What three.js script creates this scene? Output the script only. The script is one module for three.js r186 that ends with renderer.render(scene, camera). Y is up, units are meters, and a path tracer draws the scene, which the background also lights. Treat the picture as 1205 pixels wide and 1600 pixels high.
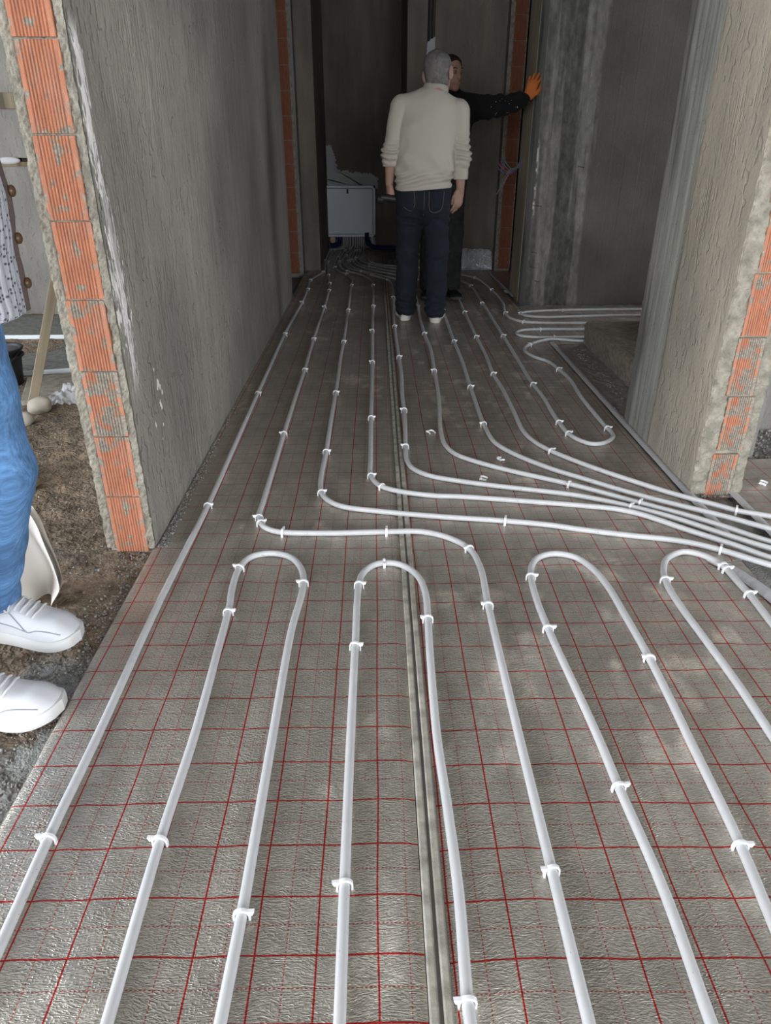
import * as THREE from 'three';
import { mergeGeometries, mergeVertices } from 'three/addons/utils/BufferGeometryUtils.js';
import { RoundedBoxGeometry } from 'three/addons/geometries/RoundedBoxGeometry.js';
import { RectAreaLightUniformsLib } from 'three/addons/lights/RectAreaLightUniformsLib.js';

// ---------------------------------------------------------------- camera, sky, daylight, exposure
RectAreaLightUniformsLib.init();
const scene = new THREE.Scene();
const camera = new THREE.PerspectiveCamera(71.81, 1205 / 1600, 0.05, 100);
camera.position.set(0, 1.16, 0);
{
  const pitch = THREE.MathUtils.degToRad(27.368), yaw = THREE.MathUtils.degToRad(0.7597);
  camera.rotation.order = 'YXZ';
  camera.rotation.set(-pitch, -yaw, 0);
}
scene.add(camera);
const renderer = new THREE.WebGLRenderer({ antialias: true });
renderer.toneMapping = THREE.LinearToneMapping;
renderer.toneMappingExposure = 0.9;
renderer.shadowMap.enabled = true;
scene.background = new THREE.Color().setRGB(3.2, 3.5, 3.9);   // even overcast sky
// daylight arriving through each opening of the building shell: [centre, width, height, looks towards, radiance]
const DAY = [
  [[-2.3, 1.35, 4.55], 2.6, 2.1, [-2.3, 1.35, 0], 14],        // garden door behind the camera, left
  [[2.2, 1.35, 4.55], 3.4, 2.1, [2.2, 1.35, 0], 9],          // garden door behind the camera, right
  [[5.45, 1.45, 0.6], 3.0, 1.9, [0, 1.45, 0.6], 6],          // window of the right-hand room
  [[-4.75, 1.45, 0.6], 3.0, 1.9, [0, 1.45, 0.6], 15],        // added unseen opening on the left, brightens the left face of the right wall stub
  [[-4.75, 1.5, -3.4], 1.8, 1.3, [0, 1.5, -3.4], 7],          // window of the left-hand room
  [[3.75, 1.5, -5.2], 1.0, 1.3, [0, 1.5, -5.2], 3.5],           // window at the end of the side passage
];
for (const [p, w, h, t, k] of DAY) {
  const l = new THREE.RectAreaLight(new THREE.Color().setRGB(0.93, 0.98, 1.06), k, w, h);
  l.position.set(...p); l.lookAt(...t); scene.add(l);
}

// ---------------------------------------------------------------- small tools
function rng(seed) { let a = seed >>> 0; return () => { a = (a + 0x6D2B79F5) | 0; let t = Math.imul(a ^ (a >>> 15), 1 | a); t = (t + Math.imul(t ^ (t >>> 7), 61 | t)) ^ t; return ((t ^ (t >>> 14)) >>> 0) / 4294967296; }; }
const clamp = (x, a = 0, b = 1) => Math.min(b, Math.max(a, x));
const mix = (a, b, t) => a + (b - a) * t;
const sm = (a, b, x) => { const t = clamp((x - a) / (b - a)); return t * t * (3 - 2 * t); };
const hash = (x, y, z = 0) => { let h = Math.imul(x, 374761393) ^ Math.imul(y, 668265263) ^ Math.imul(z, 2147483647 ^ 1274126177); h = Math.imul(h ^ (h >>> 13), 1274126177); return ((h ^ (h >>> 16)) >>> 0) / 4294967296; };
const md = (a, n) => ((a % n) + n) % n;
function vn(x, y, px = 0, py = px, s = 0) {     // value noise 0..1, repeating after px, py cells when given
  const ix = Math.floor(x), iy = Math.floor(y); let fx = x - ix, fy = y - iy; fx = fx * fx * (3 - 2 * fx); fy = fy * fy * (3 - 2 * fy);
  const X = px ? md(ix, px) : ix, Y = py ? md(iy, py) : iy, X1 = px ? md(ix + 1, px) : ix + 1, Y1 = py ? md(iy + 1, py) : iy + 1;
  const a = hash(X, Y, s), b = hash(X1, Y, s), c = hash(X, Y1, s), d = hash(X1, Y1, s);
  return a + (b - a) * fx + (c - a) * fy + (a - b - c + d) * fx * fy;
}
function fbm(x, y, o = 4, px = 0, py = px, s = 0) { let v = 0, a = 0.5, n = 0; for (let i = 0; i < o; i++) { v += a * vn(x, y, px, py, s + i * 17); n += a; a *= 0.5; x *= 2; y *= 2; px *= 2; py *= 2; } return v / n; }
function vn3(x, y, z) {
  const ix = Math.floor(x), iy = Math.floor(y), iz = Math.floor(z), s = t => t * t * (3 - 2 * t), fx = s(x - ix), fy = s(y - iy), fz = s(z - iz);
  const L = k => { const a = hash(ix, iy, k), b = hash(ix + 1, iy, k), c = hash(ix, iy + 1, k), d = hash(ix + 1, iy + 1, k); return a + (b - a) * fx + (c - a) * fy + (a - b - c + d) * fx * fy; };
  return mix(L(iz), L(iz + 1), fz);
}
// a texture from fn(u, v) -> grey or [r, g, b] in 0..1; metres wide and high when laid on uv in metres
function tex(w, h, fn, { srgb = true, wide = 1, high = 1, clampIt = false } = {}) {
  const d = new Uint8Array(w * h * 4);
  for (let j = 0; j < h; j++) for (let i = 0; i < w; i++) {
    const c = fn((i + 0.5) / w, (j + 0.5) / h), k = (j * w + i) * 4;
    if (typeof c === 'number') d[k] = d[k + 1] = d[k + 2] = clamp(c) * 255; else { d[k] = clamp(c[0]) * 255; d[k + 1] = clamp(c[1]) * 255; d[k + 2] = clamp(c[2]) * 255; }
    d[k + 3] = 255;
  }
  const t = new THREE.DataTexture(d, w, h, THREE.RGBAFormat);
  t.magFilter = THREE.LinearFilter; t.minFilter = THREE.LinearMipmapLinearFilter; t.generateMipmaps = true;
  t.wrapS = t.wrapT = clampIt ? THREE.ClampToEdgeWrapping : THREE.RepeatWrapping;
  t.colorSpace = srgb ? THREE.SRGBColorSpace : THREE.NoColorSpace; t.repeat.set(1 / wide, 1 / high); t.needsUpdate = true;
  return t;
}
const std = (o) => new THREE.MeshStandardMaterial({ roughness: 0.9, metalness: 0, ...o });
const counts = {};
function named(n) { const k = counts[n] = (counts[n] ?? -1) + 1; return k ? `${n}_${String(k).padStart(3, '0')}` : n; }
function boxUV(g) {        // uv in metres along the two axes a face lies in
  if (g.index) g = g.toNonIndexed();
  const p = g.attributes.position, n = g.attributes.normal, uv = new Float32Array(p.count * 2);
  for (let i = 0; i < p.count; i++) {
    const ax = Math.abs(n.getX(i)), ay = Math.abs(n.getY(i)), az = Math.abs(n.getZ(i));
    if (ax >= ay && ax >= az) { uv[i * 2] = p.getZ(i); uv[i * 2 + 1] = p.getY(i); } else if (az >= ay) { uv[i * 2] = p.getX(i); uv[i * 2 + 1] = p.getY(i); } else { uv[i * 2] = p.getX(i); uv[i * 2 + 1] = p.getZ(i); }
  }
  g.setAttribute('uv', new THREE.BufferAttribute(uv, 2)); return g;
}
const box = (x0, x1, y0, y1, z0, z1) => boxUV(new THREE.BoxGeometry(x1 - x0, y1 - y0, z1 - z0).translate((x0 + x1) / 2, (y0 + y1) / 2, (z0 + z1) / 2));
const rbox = (w, h, d, r = 0.004, s = 2) => boxUV(new RoundedBoxGeometry(w, h, d, s, r));
function grid(nu, nv, pos, uvf) {      // surface pos(s, t) for s, t in 0..1; faces the side u x v points to
  const P = [], U = [], I = [];
  for (let j = 0; j <= nv; j++) for (let i = 0; i <= nu; i++) { const s = i / nu, t = j / nv, q = pos(s, t); P.push(...q); const w = uvf ? uvf(s, t, q) : [s, t]; U.push(w[0], w[1]); }
  for (let j = 0; j < nv; j++) for (let i = 0; i < nu; i++) { const a = j * (nu + 1) + i, b = a + 1, c = a + nu + 1, d = c + 1; I.push(a, b, d, a, d, c); }
  const g = new THREE.BufferGeometry(); g.setAttribute('position', new THREE.Float32BufferAttribute(P, 3)); g.setAttribute('uv', new THREE.Float32BufferAttribute(U, 2)); g.setIndex(I); g.computeVertexNormals(); return g;
}
function merge(list) { return list.length === 1 ? list[0] : mergeGeometries(list.map(g => { g = g.index ? g.toNonIndexed() : g; const o = new THREE.BufferGeometry(); for (const k of ['position', 'normal', 'uv']) o.setAttribute(k, g.attributes[k] ?? new THREE.BufferAttribute(new Float32Array(g.attributes.position.count * 2), 2)); return o; })); }
function mesh(name, geo, mat, parent) { const m = new THREE.Mesh(Array.isArray(geo) ? merge(geo) : geo, mat); m.name = parent && parent !== scene ? name : named(name); m.castShadow = m.receiveShadow = true; (parent ?? scene).add(m); return m; }
function tag(o, label, category, group) { o.userData.label = label; o.userData.category = category; if (group) o.userData.group = group; return o; }
function thing(name, label, category, pos = [0, 0, 0], turn = 0, group) { const g = new THREE.Group(); g.name = named(name); g.position.set(...pos); g.rotation.y = turn; scene.add(g); return tag(g, label, category, group); }
function structure(o, label) { o.userData.kind = 'structure'; if (label) o.userData.label = label; return o; }
function structGroup(name, label) { const g = new THREE.Group(); g.name = named(name); scene.add(g); return structure(g, label); }
const V = (x, y, z) => new THREE.Vector3(x, y, z);
function tube(points, r, seg, rad = 10, closed = false) { const c = new THREE.CatmullRomCurve3(points.map(p => p.isVector3 ? p : V(...p)), closed, 'centripetal'); return new THREE.TubeGeometry(c, seg, r, rad, closed); }
function lathe(prof, n = 24) { return new THREE.LatheGeometry(prof.map(p => new THREE.Vector2(p[0], p[1])), n); }

// ---------------------------------------------------------------- textures and materials
const T = {};
T.grain = tex(512, 512, (u, v) => 0.35 * fbm(u * 64, v * 64, 3, 64) + 0.4 * fbm(u * 8, v * 8, 4, 8, 8, 5) + 0.25 * hash(u * 512 | 0, v * 512 | 0, 3), { srgb: false, wide: 0.6, high: 0.6 });
T.plasterBump = tex(1024, 1024, (u, v) => {           // trowelled mortar: sand, ridges dragged downwards, pits
  const w = (fbm(u * 6, v * 6, 3, 6, 6, 9) - 0.5) * 1.2;
  const drag = Math.pow(1 - Math.abs(2 * fbm(u * 46 + w, v * 7, 3, 46, 7, 2) - 1), 9);
  const pit = sm(0.66, 0.80, fbm(u * 60, v * 30, 2, 60, 30, 21));
  return 0.5 + 0.28 * (fbm(u * 10, v * 10, 4, 10, 10, 4) - 0.5) + 0.26 * (fbm(u * 150, v * 110, 2, 150, 110, 6) - 0.5) - 0.42 * drag * sm(0.38, 0.58, fbm(u * 5, v * 5, 2, 5, 5, 33)) - 0.55 * pit;
}, { srgb: false, wide: 1.2, high: 1.2 });
T.plaster = tex(1024, 1024, (u, v) => {
  const a = fbm(u * 5, v * 4, 5, 5, 4, 11), st = fbm(u * 40, v * 4, 3, 40, 4, 12), g = hash(u * 1024 | 0, v * 1024 | 0, 7);
  const k = 0.80 + 0.28 * (a - 0.5) + 0.14 * (st - 0.5) + 0.07 * (g - 0.5); return [k, k * 0.985, k * 0.955];
}, { wide: 2.1, high: 2.1 });
T.concreteBump = tex(1024, 1024, (u, v) => {          // cast against upright boards
  const b = u * 9, e = Math.abs(b - Math.round(b));
  const seam = Math.pow(clamp(1 - e * 22), 2) * (0.4 + 0.6 * fbm(u * 3, v * 6, 2, 3, 6, 8));
  return 0.42 + 0.35 * seam + 0.2 * (hash(Math.floor(b), 3, 2) - 0.5) + 0.22 * (fbm(u * 70, v * 5, 3, 70, 5, 3) - 0.5) + 0.2 * (fbm(u * 30, v * 30, 3, 30, 30, 14) - 0.5) - 0.18 * sm(0.84, 0.92, vn(u * 90, v * 90, 90, 90, 71));
}, { srgb: false, wide: 1.0, high: 1.0 });
T.concrete = tex(1024, 1024, (u, v) => {
  const b = Math.floor(u * 9), st = fbm(u * 60, v * 3, 4, 60, 3, 15), a = fbm(u * 4, v * 4, 5, 4, 4, 16), d = sm(0.6, 0.8, fbm(u * 18, v * 2, 3, 18, 2, 31));
  const k = 0.74 + 0.1 * (hash(b, 9, 4) - 0.5) + 0.26 * (st - 0.5) + 0.26 * (a - 0.5) - 0.2 * d + 0.06 * (hash(u * 1024 | 0, v * 1024 | 0, 8) - 0.5); return [k, k, k * 0.97];
}, { wide: 1.5, high: 1.5 });
T.mortarBump = tex(512, 512, (u, v) => 0.55 * fbm(u * 14, v * 14, 4, 14, 14, 41) + 0.45 * fbm(u * 70, v * 70, 2, 70, 70, 42), { srgb: false, wide: 0.3, high: 0.3 });
T.mortar = tex(512, 512, (u, v) => { const k = 0.78 + 0.35 * (fbm(u * 12, v * 12, 5, 12, 12, 43) - 0.5) + 0.12 * (hash(u * 512 | 0, v * 512 | 0, 9) - 0.5); return [k, k * 0.98, k * 0.93]; }, { wide: 0.3, high: 0.3 });
// fired clay with smears of mortar left in the ribs; s picks the block
function clay(s, smear) {
  return tex(256, 512, (u, v) => {
    const m = sm(1 - smear, 1.08 - smear, fbm(u * 4 + s * 7, v * 7 + s * 3, 5, 0, 0, s) + 0.1 * (hash(u * 256 | 0, v * 512 | 0, s) - 0.5)), w = 0.5 * sm(0.5, 0.8, fbm(u * 3, v * 3, 3, 0, 0, s + 50));
    const k = 0.92 + 0.22 * (fbm(u * 30, v * 6, 3, 0, 0, s + 90) - 0.5) + 0.05 * (hash(u * 256 | 0, v * 512 | 0, s + 4) - 0.5);
    const c = [mix(0.90, 0.88, w) * k, mix(0.63, 0.70, w) * k, mix(0.50, 0.61, w) * k], g = 0.68 + 0.3 * (fbm(u * 20, v * 40, 3, 0, 0, s + 30) - 0.5);
    return [mix(c[0], g, m), mix(c[1], g * 0.97, m), mix(c[2], g * 0.9, m)];
  });
}
T.clay = [clay(1, 0.33), clay(2, 0.40), clay(3, 0.46), clay(4, 0.50), clay(5, 0.38), clay(6, 0.56)];
T.dirt = tex(1024, 1024, (u, v) => {
  const a = fbm(u * 5, v * 5, 5, 5, 5, 61), b = fbm(u * 60, v * 60, 3, 60, 60, 62), c = hash(u * 1024 | 0, v * 1024 | 0, 63), g = sm(0.5, 0.62, fbm(u * 4, v * 4, 4, 4, 4, 66));
  const k = 0.50 + 0.30 * (a - 0.5) + 0.34 * (b - 0.5) + 0.16 * (c - 0.5); return [k, k * mix(0.885, 0.985, g), k * mix(0.75, 0.95, g)];
}, { wide: 1.6, high: 1.6 });
T.dirtBump = tex(1024, 1024, (u, v) => 0.45 * fbm(u * 24, v * 24, 4, 24, 24, 64) + 0.55 * Math.pow(fbm(u * 110, v * 110, 2, 110, 110, 65), 1.4), { srgb: false, wide: 1.0, high: 1.0 });
// printed foil: solid red lines every 10 cm, dashes half way
T.foil = tex(1024, 1024, (u, v) => {
  const fold = x => Math.abs(x * 2 - Math.round(x * 2)) / 2 * 0.2;      // metres to the next line of a 10 cm grid (tile 20 cm)
  const half = x => Math.abs(x * 2 - Math.floor(x * 2) - 0.5) / 2 * 0.2;
  const wob = 0.0006 * (vn(u * 60, v * 60, 60, 60, 3) - 0.5), a = Math.min(fold(u), fold(v)) + wob;
  const solid = 1 - sm(0.0012, 0.0018, a);
  const du = md(v * 28, 1) < 0.52 ? 1 - sm(0.0007, 0.0012, half(u) + wob) : 0, dv = md(u * 28, 1) < 0.52 ? 1 - sm(0.0007, 0.0012, half(v) + wob) : 0;
  const r = Math.max(solid, 0.68 * Math.max(du, dv)) * (0.82 + 0.18 * hash(u * 512 | 0, v * 512 | 0, 2));
  const k = 0.80 + 0.22 * (fbm(u * 40, v * 170, 3, 40, 170, 5) - 0.5) + 0.10 * (hash(u * 1024 | 0, v * 1024 | 0, 6) - 0.5);
  return [mix(k, 0.78, r), mix(k * 0.97, 0.13, r), mix(k * 0.92, 0.12, r)];
}, { wide: 0.2, high: 0.2 });
T.foilBump = tex(2048, 2048, (u, v) => {              // crinkles, drawn out crosswise
  const w = 0.9 * (fbm(u * 20, v * 20, 2, 20, 20, 81) - 0.5), r = 1 - Math.abs(2 * vn(u * 150, v * 520 + w * 10, 150, 520, 82) - 1), r2 = 1 - Math.abs(2 * vn(u * 90, v * 300 + w * 7, 90, 300, 84) - 1);
  return 0.5 * r * r + 0.32 * r2 * r2 + 0.18 * vn(u * 400, v * 400, 400, 400, 83);
}, { srgb: false, wide: 0.9, high: 0.9 });
T.pipe = tex(1024, 64, (u, v) => { const s = sm(0.80, 0.90, fbm(u * 220, v * 14, 2, 220, 14, 401)) * sm(0.5, 0.68, fbm(u * 9, v * 2, 2, 9, 2, 402)), k = 0.97 - 0.05 * fbm(u * 40, v * 6, 3, 40, 6, 403); return [k - 0.30 * s, k - 0.36 * s, k - 0.45 * s]; });
const bumpOn = (t, k) => ({ bumpMap: t, bumpScale: k });
const M = {
  plaster: std({ map: T.plaster, ...bumpOn(T.plasterBump, 0.009), color: new THREE.Color().setRGB(0.42, 0.395, 0.36) }),
  plasterGrey: std({ map: T.plaster, ...bumpOn(T.plasterBump, 0.005), color: new THREE.Color().setRGB(0.40, 0.39, 0.37) }),
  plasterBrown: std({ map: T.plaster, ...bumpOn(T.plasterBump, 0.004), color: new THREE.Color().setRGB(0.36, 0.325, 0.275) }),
  concrete: std({ map: T.concrete, ...bumpOn(T.concreteBump, 0.007), color: new THREE.Color().setRGB(0.64, 0.625, 0.59) }),
  shell: std({ map: T.plaster, ...bumpOn(T.plasterBump, 0.004), color: new THREE.Color().setRGB(0.42, 0.41, 0.39) }),
  slab: std({ map: T.concrete, ...bumpOn(T.mortarBump, 0.006), color: new THREE.Color().setRGB(0.72, 0.72, 0.72) }),
  mortar: std({ map: T.mortar, ...bumpOn(T.mortarBump, 0.005), color: new THREE.Color().setRGB(0.52, 0.495, 0.44), roughness: 1 }),
  dirt: std({ map: T.dirt, ...bumpOn(T.dirtBump, 0.012), color: new THREE.Color().setRGB(0.95, 0.93, 0.9), roughness: 1 }),
  foil: std({ map: T.foil, ...bumpOn(T.foilBump, 0.0017), color: new THREE.Color().setRGB(1, 1, 1), metalness: 0.55, roughness: 0.33, vertexColors: true }),
  clay: T.clay.map(t => std({ map: t, ...bumpOn(T.mortarBump, 0.002), color: new THREE.Color().setRGB(0.86, 0.80, 0.76), roughness: 0.95 })),
  gypsum: std({ color: new THREE.Color().setRGB(0.72, 0.72, 0.72), ...bumpOn(T.mortarBump, 0.003) }),
  foam: std({ color: new THREE.Color().setRGB(0.66, 0.64, 0.61), map: T.mortar, ...bumpOn(T.mortarBump, 0.001) }),
  pipe: new THREE.MeshPhysicalMaterial({ map: T.pipe, color: new THREE.Color().setRGB(0.68, 0.68, 0.675), roughness: 0.38, clearcoat: 0.15, clearcoatRoughness: 0.3 }),
  clip: new THREE.MeshPhysicalMaterial({ color: new THREE.Color().setRGB(0.90, 0.90, 0.90), roughness: 0.35 }),
  film: new THREE.MeshPhysicalMaterial({ color: new THREE.Color().setRGB(0.52, 0.52, 0.53), roughness: 0.5 }),
  wood: std({ map: T.concrete, color: new THREE.Color().setRGB(0.50, 0.41, 0.29) }),
  stone: std({ color: new THREE.Color().setRGB(0.34, 0.32, 0.29), ...bumpOn(T.mortarBump, 0.004) }),
  black: std({ color: new THREE.Color().setRGB(0.012, 0.012, 0.014), roughness: 0.5 }),
  darkPipe: std({ color: new THREE.Color().setRGB(0.02, 0.02, 0.02), roughness: 0.6 }),
};

// ---------------------------------------------------------------- floor slab, ceiling, outer shell with its openings
const TOP = 2.8;
structure(mesh('floor', box(-5, 5.7, -0.25, -0.03, -10, 4.8), M.slab), 'rough grey concrete floor slab under the insulation');
structure(mesh('ceiling', box(-5, 5.7, TOP, TOP + 0.2, -10, 4.8), M.shell), 'bare concrete ceiling');
function wallWith(name, label, mat, axis, at0, at1, a0, a1, openings, parent) {   // a wall across x or z with rectangular openings [from, to, low, high]
  const list = [], put = (p, q, y0, y1) => { if (q - p > 1e-4 && y1 - y0 > 1e-4) list.push(axis === 'z' ? box(p, q, y0, y1, at0, at1) : box(at0, at1, y0, y1, p, q)); };
  let cur = a0;
  for (const [f, t, lo, hi] of openings) { put(cur, f, -0.03, TOP); put(f, t, -0.03, lo); put(f, t, hi, TOP); cur = t; }
  put(cur, a1, -0.03, TOP);
  return structure(mesh(name, list, mat, parent), label);
}
wallWith('wall_rear', 'wall with two garden doors behind the viewer', M.shell, 'z', 4.6, 4.8, -5, 5.7, [[-3.6, -1.0, 0.3, 2.4], [0.5, 3.9, 0.3, 2.4]]);
wallWith('wall_east', 'outer wall of the right-hand room', M.shell, 'x', 5.5, 5.7, -3.1, 4.6, [[-0.9, 2.1, 0.5, 2.4]]);
wallWith('wall_west', 'outer wall of the left-hand room', M.shell, 'x', -5, -4.8, -10, 4.6, [[-4.3, -2.5, 0.85, 2.15], [-0.9, 2.1, 0.5, 2.4]]);  // second, nearer opening is added to throw more light onto the right wall stub
wallWith('wall_stair', 'wall between the right-hand room and the stairs', M.plasterGrey, 'z', -3.3, -3.1, 1.6, 5.7, []);
wallWith('wall_passage_end', 'end wall of the side passage', M.shell, 'x', 3.8, 4.0, -6.1, -3.3, [[-5.7, -4.7, 0.85, 2.15]]);
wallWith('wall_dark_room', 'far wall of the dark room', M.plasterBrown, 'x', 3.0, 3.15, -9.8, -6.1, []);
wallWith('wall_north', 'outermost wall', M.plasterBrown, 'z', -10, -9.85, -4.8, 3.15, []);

// ---------------------------------------------------------------- left partition wall, ending in a ribbed clay-block edge
function plasterPanel(o, u, v, nu, nv, amp, seed, uv0 = [0, 0]) {        // displaced skin over a wall; o origin, u and v edge vectors
  const U = V(...u), W = V(...v), n = U.clone().cross(W).normalize(), lu = U.length(), lv = W.length();
  return grid(nu, nv, (s, t) => {
    const e = Math.min(s * lu, (1 - s) * lu, t * lv, (1 - t) * lv), h = 0.002 + amp * (0.7 * fbm(s * lu * 2.2 + seed, t * lv * 1.6, 3, 0, 0, seed) + 0.3 * fbm(s * lu * 22, t * lv * 9 + seed, 3, 0, 0, seed + 5)) * sm(0, 0.03, e);
    return [o[0] + U.x * s + W.x * t + n.x * h, o[1] + U.y * s + W.y * t + n.y * h, o[2] + U.z * s + W.z * t + n.z * h];
  }, (s, t) => [uv0[0] + s * lu, uv0[1] + t * lv]);
}
// paint and gypsum marks where the photograph has them: smeared along the near edge and flicked spots low down
const smearAt = y => mix(-2.062, -2.030, sm(0.9, 1.3, y));
T.leftWall = tex(2048, 1232, (u, v) => {
  const z = -2 - u * 4.65, y = v * 2.8;
  const a = fbm(u * 9, v * 6, 5, 0, 0, 111), st = fbm(u * 120, v * 7, 3, 0, 0, 112), g = hash(u * 2048 | 0, v * 1232 | 0, 17);
  let k = 0.80 + 0.30 * (a - 0.5) + 0.12 * (st - 0.5) + 0.07 * (g - 0.5), c = [k * 0.69, k * 0.676, k * 0.652];
  const wd = 0.024 + 0.016 * sm(1.1, 0.8, y) * sm(0.5, 0.75, y) , d = Math.abs(z - smearAt(y) + 0.03 * (fbm(y * 6, 3, 3, 0, 0, 8) - 0.5)) / wd;
  const on = sm(0.44, 0.6, y) * sm(1.45, 1.38, y), w = on * sm(0.50, 0.60, fbm(z * 120, y * 30, 4, 0, 0, 19) + 0.30 * (1 - d)) * (0.55 + 0.45 * sm(0.35, 0.55, fbm(z * 30, y * 9, 3, 0, 0, 23)));
  let spot = 0;
  for (const [sz, sy, r] of [[-2.26, 0.47, 0.013], [-2.275, 0.452, 0.010], [-2.25, 0.455, 0.008], [-2.255, 0.40, 0.012], [-2.262, 0.388, 0.009], [-2.29, 0.43, 0.009], [-2.175, 0.355, 0.008], [-2.25, 0.33, 0.006], [-2.22, 0.29, 0.005], [-2.24, 0.52, 0.006]])
    spot = Math.max(spot, 1 - sm(0.6, 1, Math.hypot((z - sz), (y - sy) * 0.8) / r + 0.5 * (vn(z * 160, y * 160) - 0.5)));
  const m = Math.max(w * 0.9, spot);
  return [mix(c[0], 0.93, m), mix(c[1], 0.93, m), mix(c[2], 0.94, m)];
}, { wide: 4.65, high: 2.8, clampIt: true });
M.leftWall = std({ map: T.leftWall, ...bumpOn(T.plasterBump, 0.011), color: new THREE.Color().setRGB(0.98, 0.94, 0.865), roughness: 0.82 });
function brickGeo(w, h, ribs, deep) {           // hollow clay block seen end on: upright ribs
  const s = new THREE.Shape(), r0 = -w / 2 + w * 0.1, rw = (w * 0.8) / ribs; s.moveTo(-w / 2, -0.05); s.lineTo(-w / 2, -0.001); s.lineTo(-w / 2 + 0.001, 0);
  for (let i = 0; i < ribs; i++) { const x = r0 + i * rw; s.lineTo(x + rw * 0.1, 0); s.lineTo(x + rw * 0.28, -deep); s.lineTo(x + rw * 0.5, -deep); s.lineTo(x + rw * 0.66, 0); }
  s.lineTo(w / 2 - 0.001, 0); s.lineTo(w / 2, -0.001); s.lineTo(w / 2, -0.05); s.closePath();
  const g = new THREE.ExtrudeGeometry(s, { depth: h, bevelEnabled: false }).rotateX(-Math.PI / 2).scale(1, 1, -1);   // rib profile in x, z; height in y
  const p = g.attributes.position, uv = new Float32Array(p.count * 2);
  for (let i = 0; i < p.count; i++) { uv[i * 2] = p.getX(i) / w + 0.5 + p.getZ(i); uv[i * 2 + 1] = p.getY(i) / h; }
  const idx = []; for (let i = 0; i < p.count; i += 3) idx.push(i, i + 2, i + 1);
  g.setAttribute('uv', new THREE.BufferAttribute(uv, 2)); g.setIndex(idx); const o = g.toNonIndexed(); o.computeVertexNormals(); return o;
}
function brickEdge(parent, x0, x1, zFace, bricks, mats, seed, skin) {     // bricks: [x centre, y, width, height]
  const geos = {}, R = rng(seed);
  bricks.forEach(([x, y, w, h], i) => {
    const key = `${w.toFixed(3)}_${h.toFixed(3)}`; geos[key] ??= brickGeo(w, h, 10, 0.0034);
    const b = mesh('brick', geos[key], mats[i % mats.length], parent); b.position.set(x + (R() - 0.5) * 0.004, y, zFace + 0.001 + R() * 0.004); b.rotation.z = (R() - 0.5) * 0.01;
  });
  mesh('mortar', grid(64, 860, (s, t) => {        // rough bedding mortar: fills the joints, squeezes out along both sides
    const x = mix(x0, x1, s), y = t * TOP; let inside = 0;
    for (const [bx, by, bw, bh] of bricks) { const dx = bw / 2 - Math.abs(x - bx), dy = Math.min(y - by, by + bh - y); inside = Math.max(inside, Math.min(sm(-0.003, 0.006, dx + 0.007 * (fbm(x * 90, y * 60, 2, 0, 0, seed + 1) - 0.5)), sm(-0.004, 0.004, dy))); }
    const rough = 0.011 * (fbm(x * 50 + seed, y * 40, 3, 0, 0, seed) - 0.45) + 0.009 * (fbm(x * 170, y * 130 + seed, 2, 0, 0, seed + 8) - 0.5), lip = skin * (fbm(y * 30, seed, 4) - 0.5) * (sm(0.15, 0, s) + sm(0.85, 1, s));
    return [x + lip * (s < 0.5 ? 1 : 1) * 0.5, y, zFace + mix(rough, -0.012, inside)];
  }, (s, t, q) => [q[0], q[1]]), M.mortar, parent);
}
const wl = structGroup('wall_left', 'grey plastered partition wall ending in ribbed orange clay blocks');
mesh('core', box(-0.87, -0.722, -0.03, TOP, -6.3, -2.012), M.plaster, wl);
mesh('plaster', plasterPanel([-0.722, 0, -2.004], [0, 0, -4.296], [0, TOP, 0], 420, 260, 0.007, 3), M.leftWall, wl);
const leftBricks = []; for (let i = 0; i < 14; i++) leftBricks.push([-0.797, i * 0.2 - 0.012, 0.104, 0.195]);
brickEdge(wl, -0.877, -0.722, -2.0, leftBricks, [M.clay[1], M.clay[2], M.clay[3], M.clay[2], M.clay[0], M.clay[1], M.clay[4], M.clay[0]], 5, 0.012);

// ---------------------------------------------------------------- brick jamb and concrete column behind the left doorway, back walls
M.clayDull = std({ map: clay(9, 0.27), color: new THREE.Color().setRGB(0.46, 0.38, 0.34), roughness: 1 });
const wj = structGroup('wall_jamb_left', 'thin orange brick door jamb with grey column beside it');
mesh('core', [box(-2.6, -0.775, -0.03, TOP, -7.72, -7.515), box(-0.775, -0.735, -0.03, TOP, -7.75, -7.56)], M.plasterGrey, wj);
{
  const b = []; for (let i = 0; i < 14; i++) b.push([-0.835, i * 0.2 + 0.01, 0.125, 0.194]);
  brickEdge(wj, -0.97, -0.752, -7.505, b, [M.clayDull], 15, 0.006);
}
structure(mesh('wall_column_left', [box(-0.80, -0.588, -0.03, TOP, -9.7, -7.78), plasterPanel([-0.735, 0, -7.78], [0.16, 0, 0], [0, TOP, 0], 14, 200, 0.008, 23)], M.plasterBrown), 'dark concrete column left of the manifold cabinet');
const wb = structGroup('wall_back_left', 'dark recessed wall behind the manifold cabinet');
mesh('plaster', [box(-0.8, 0.5, -0.03, TOP, -9.75, -9.56), plasterPanel([-0.6, 0, -9.56], [0.92, 0, 0], [0, TOP, 0], 60, 160, 0.005, 29)], M.plasterBrown, wb);
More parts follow.
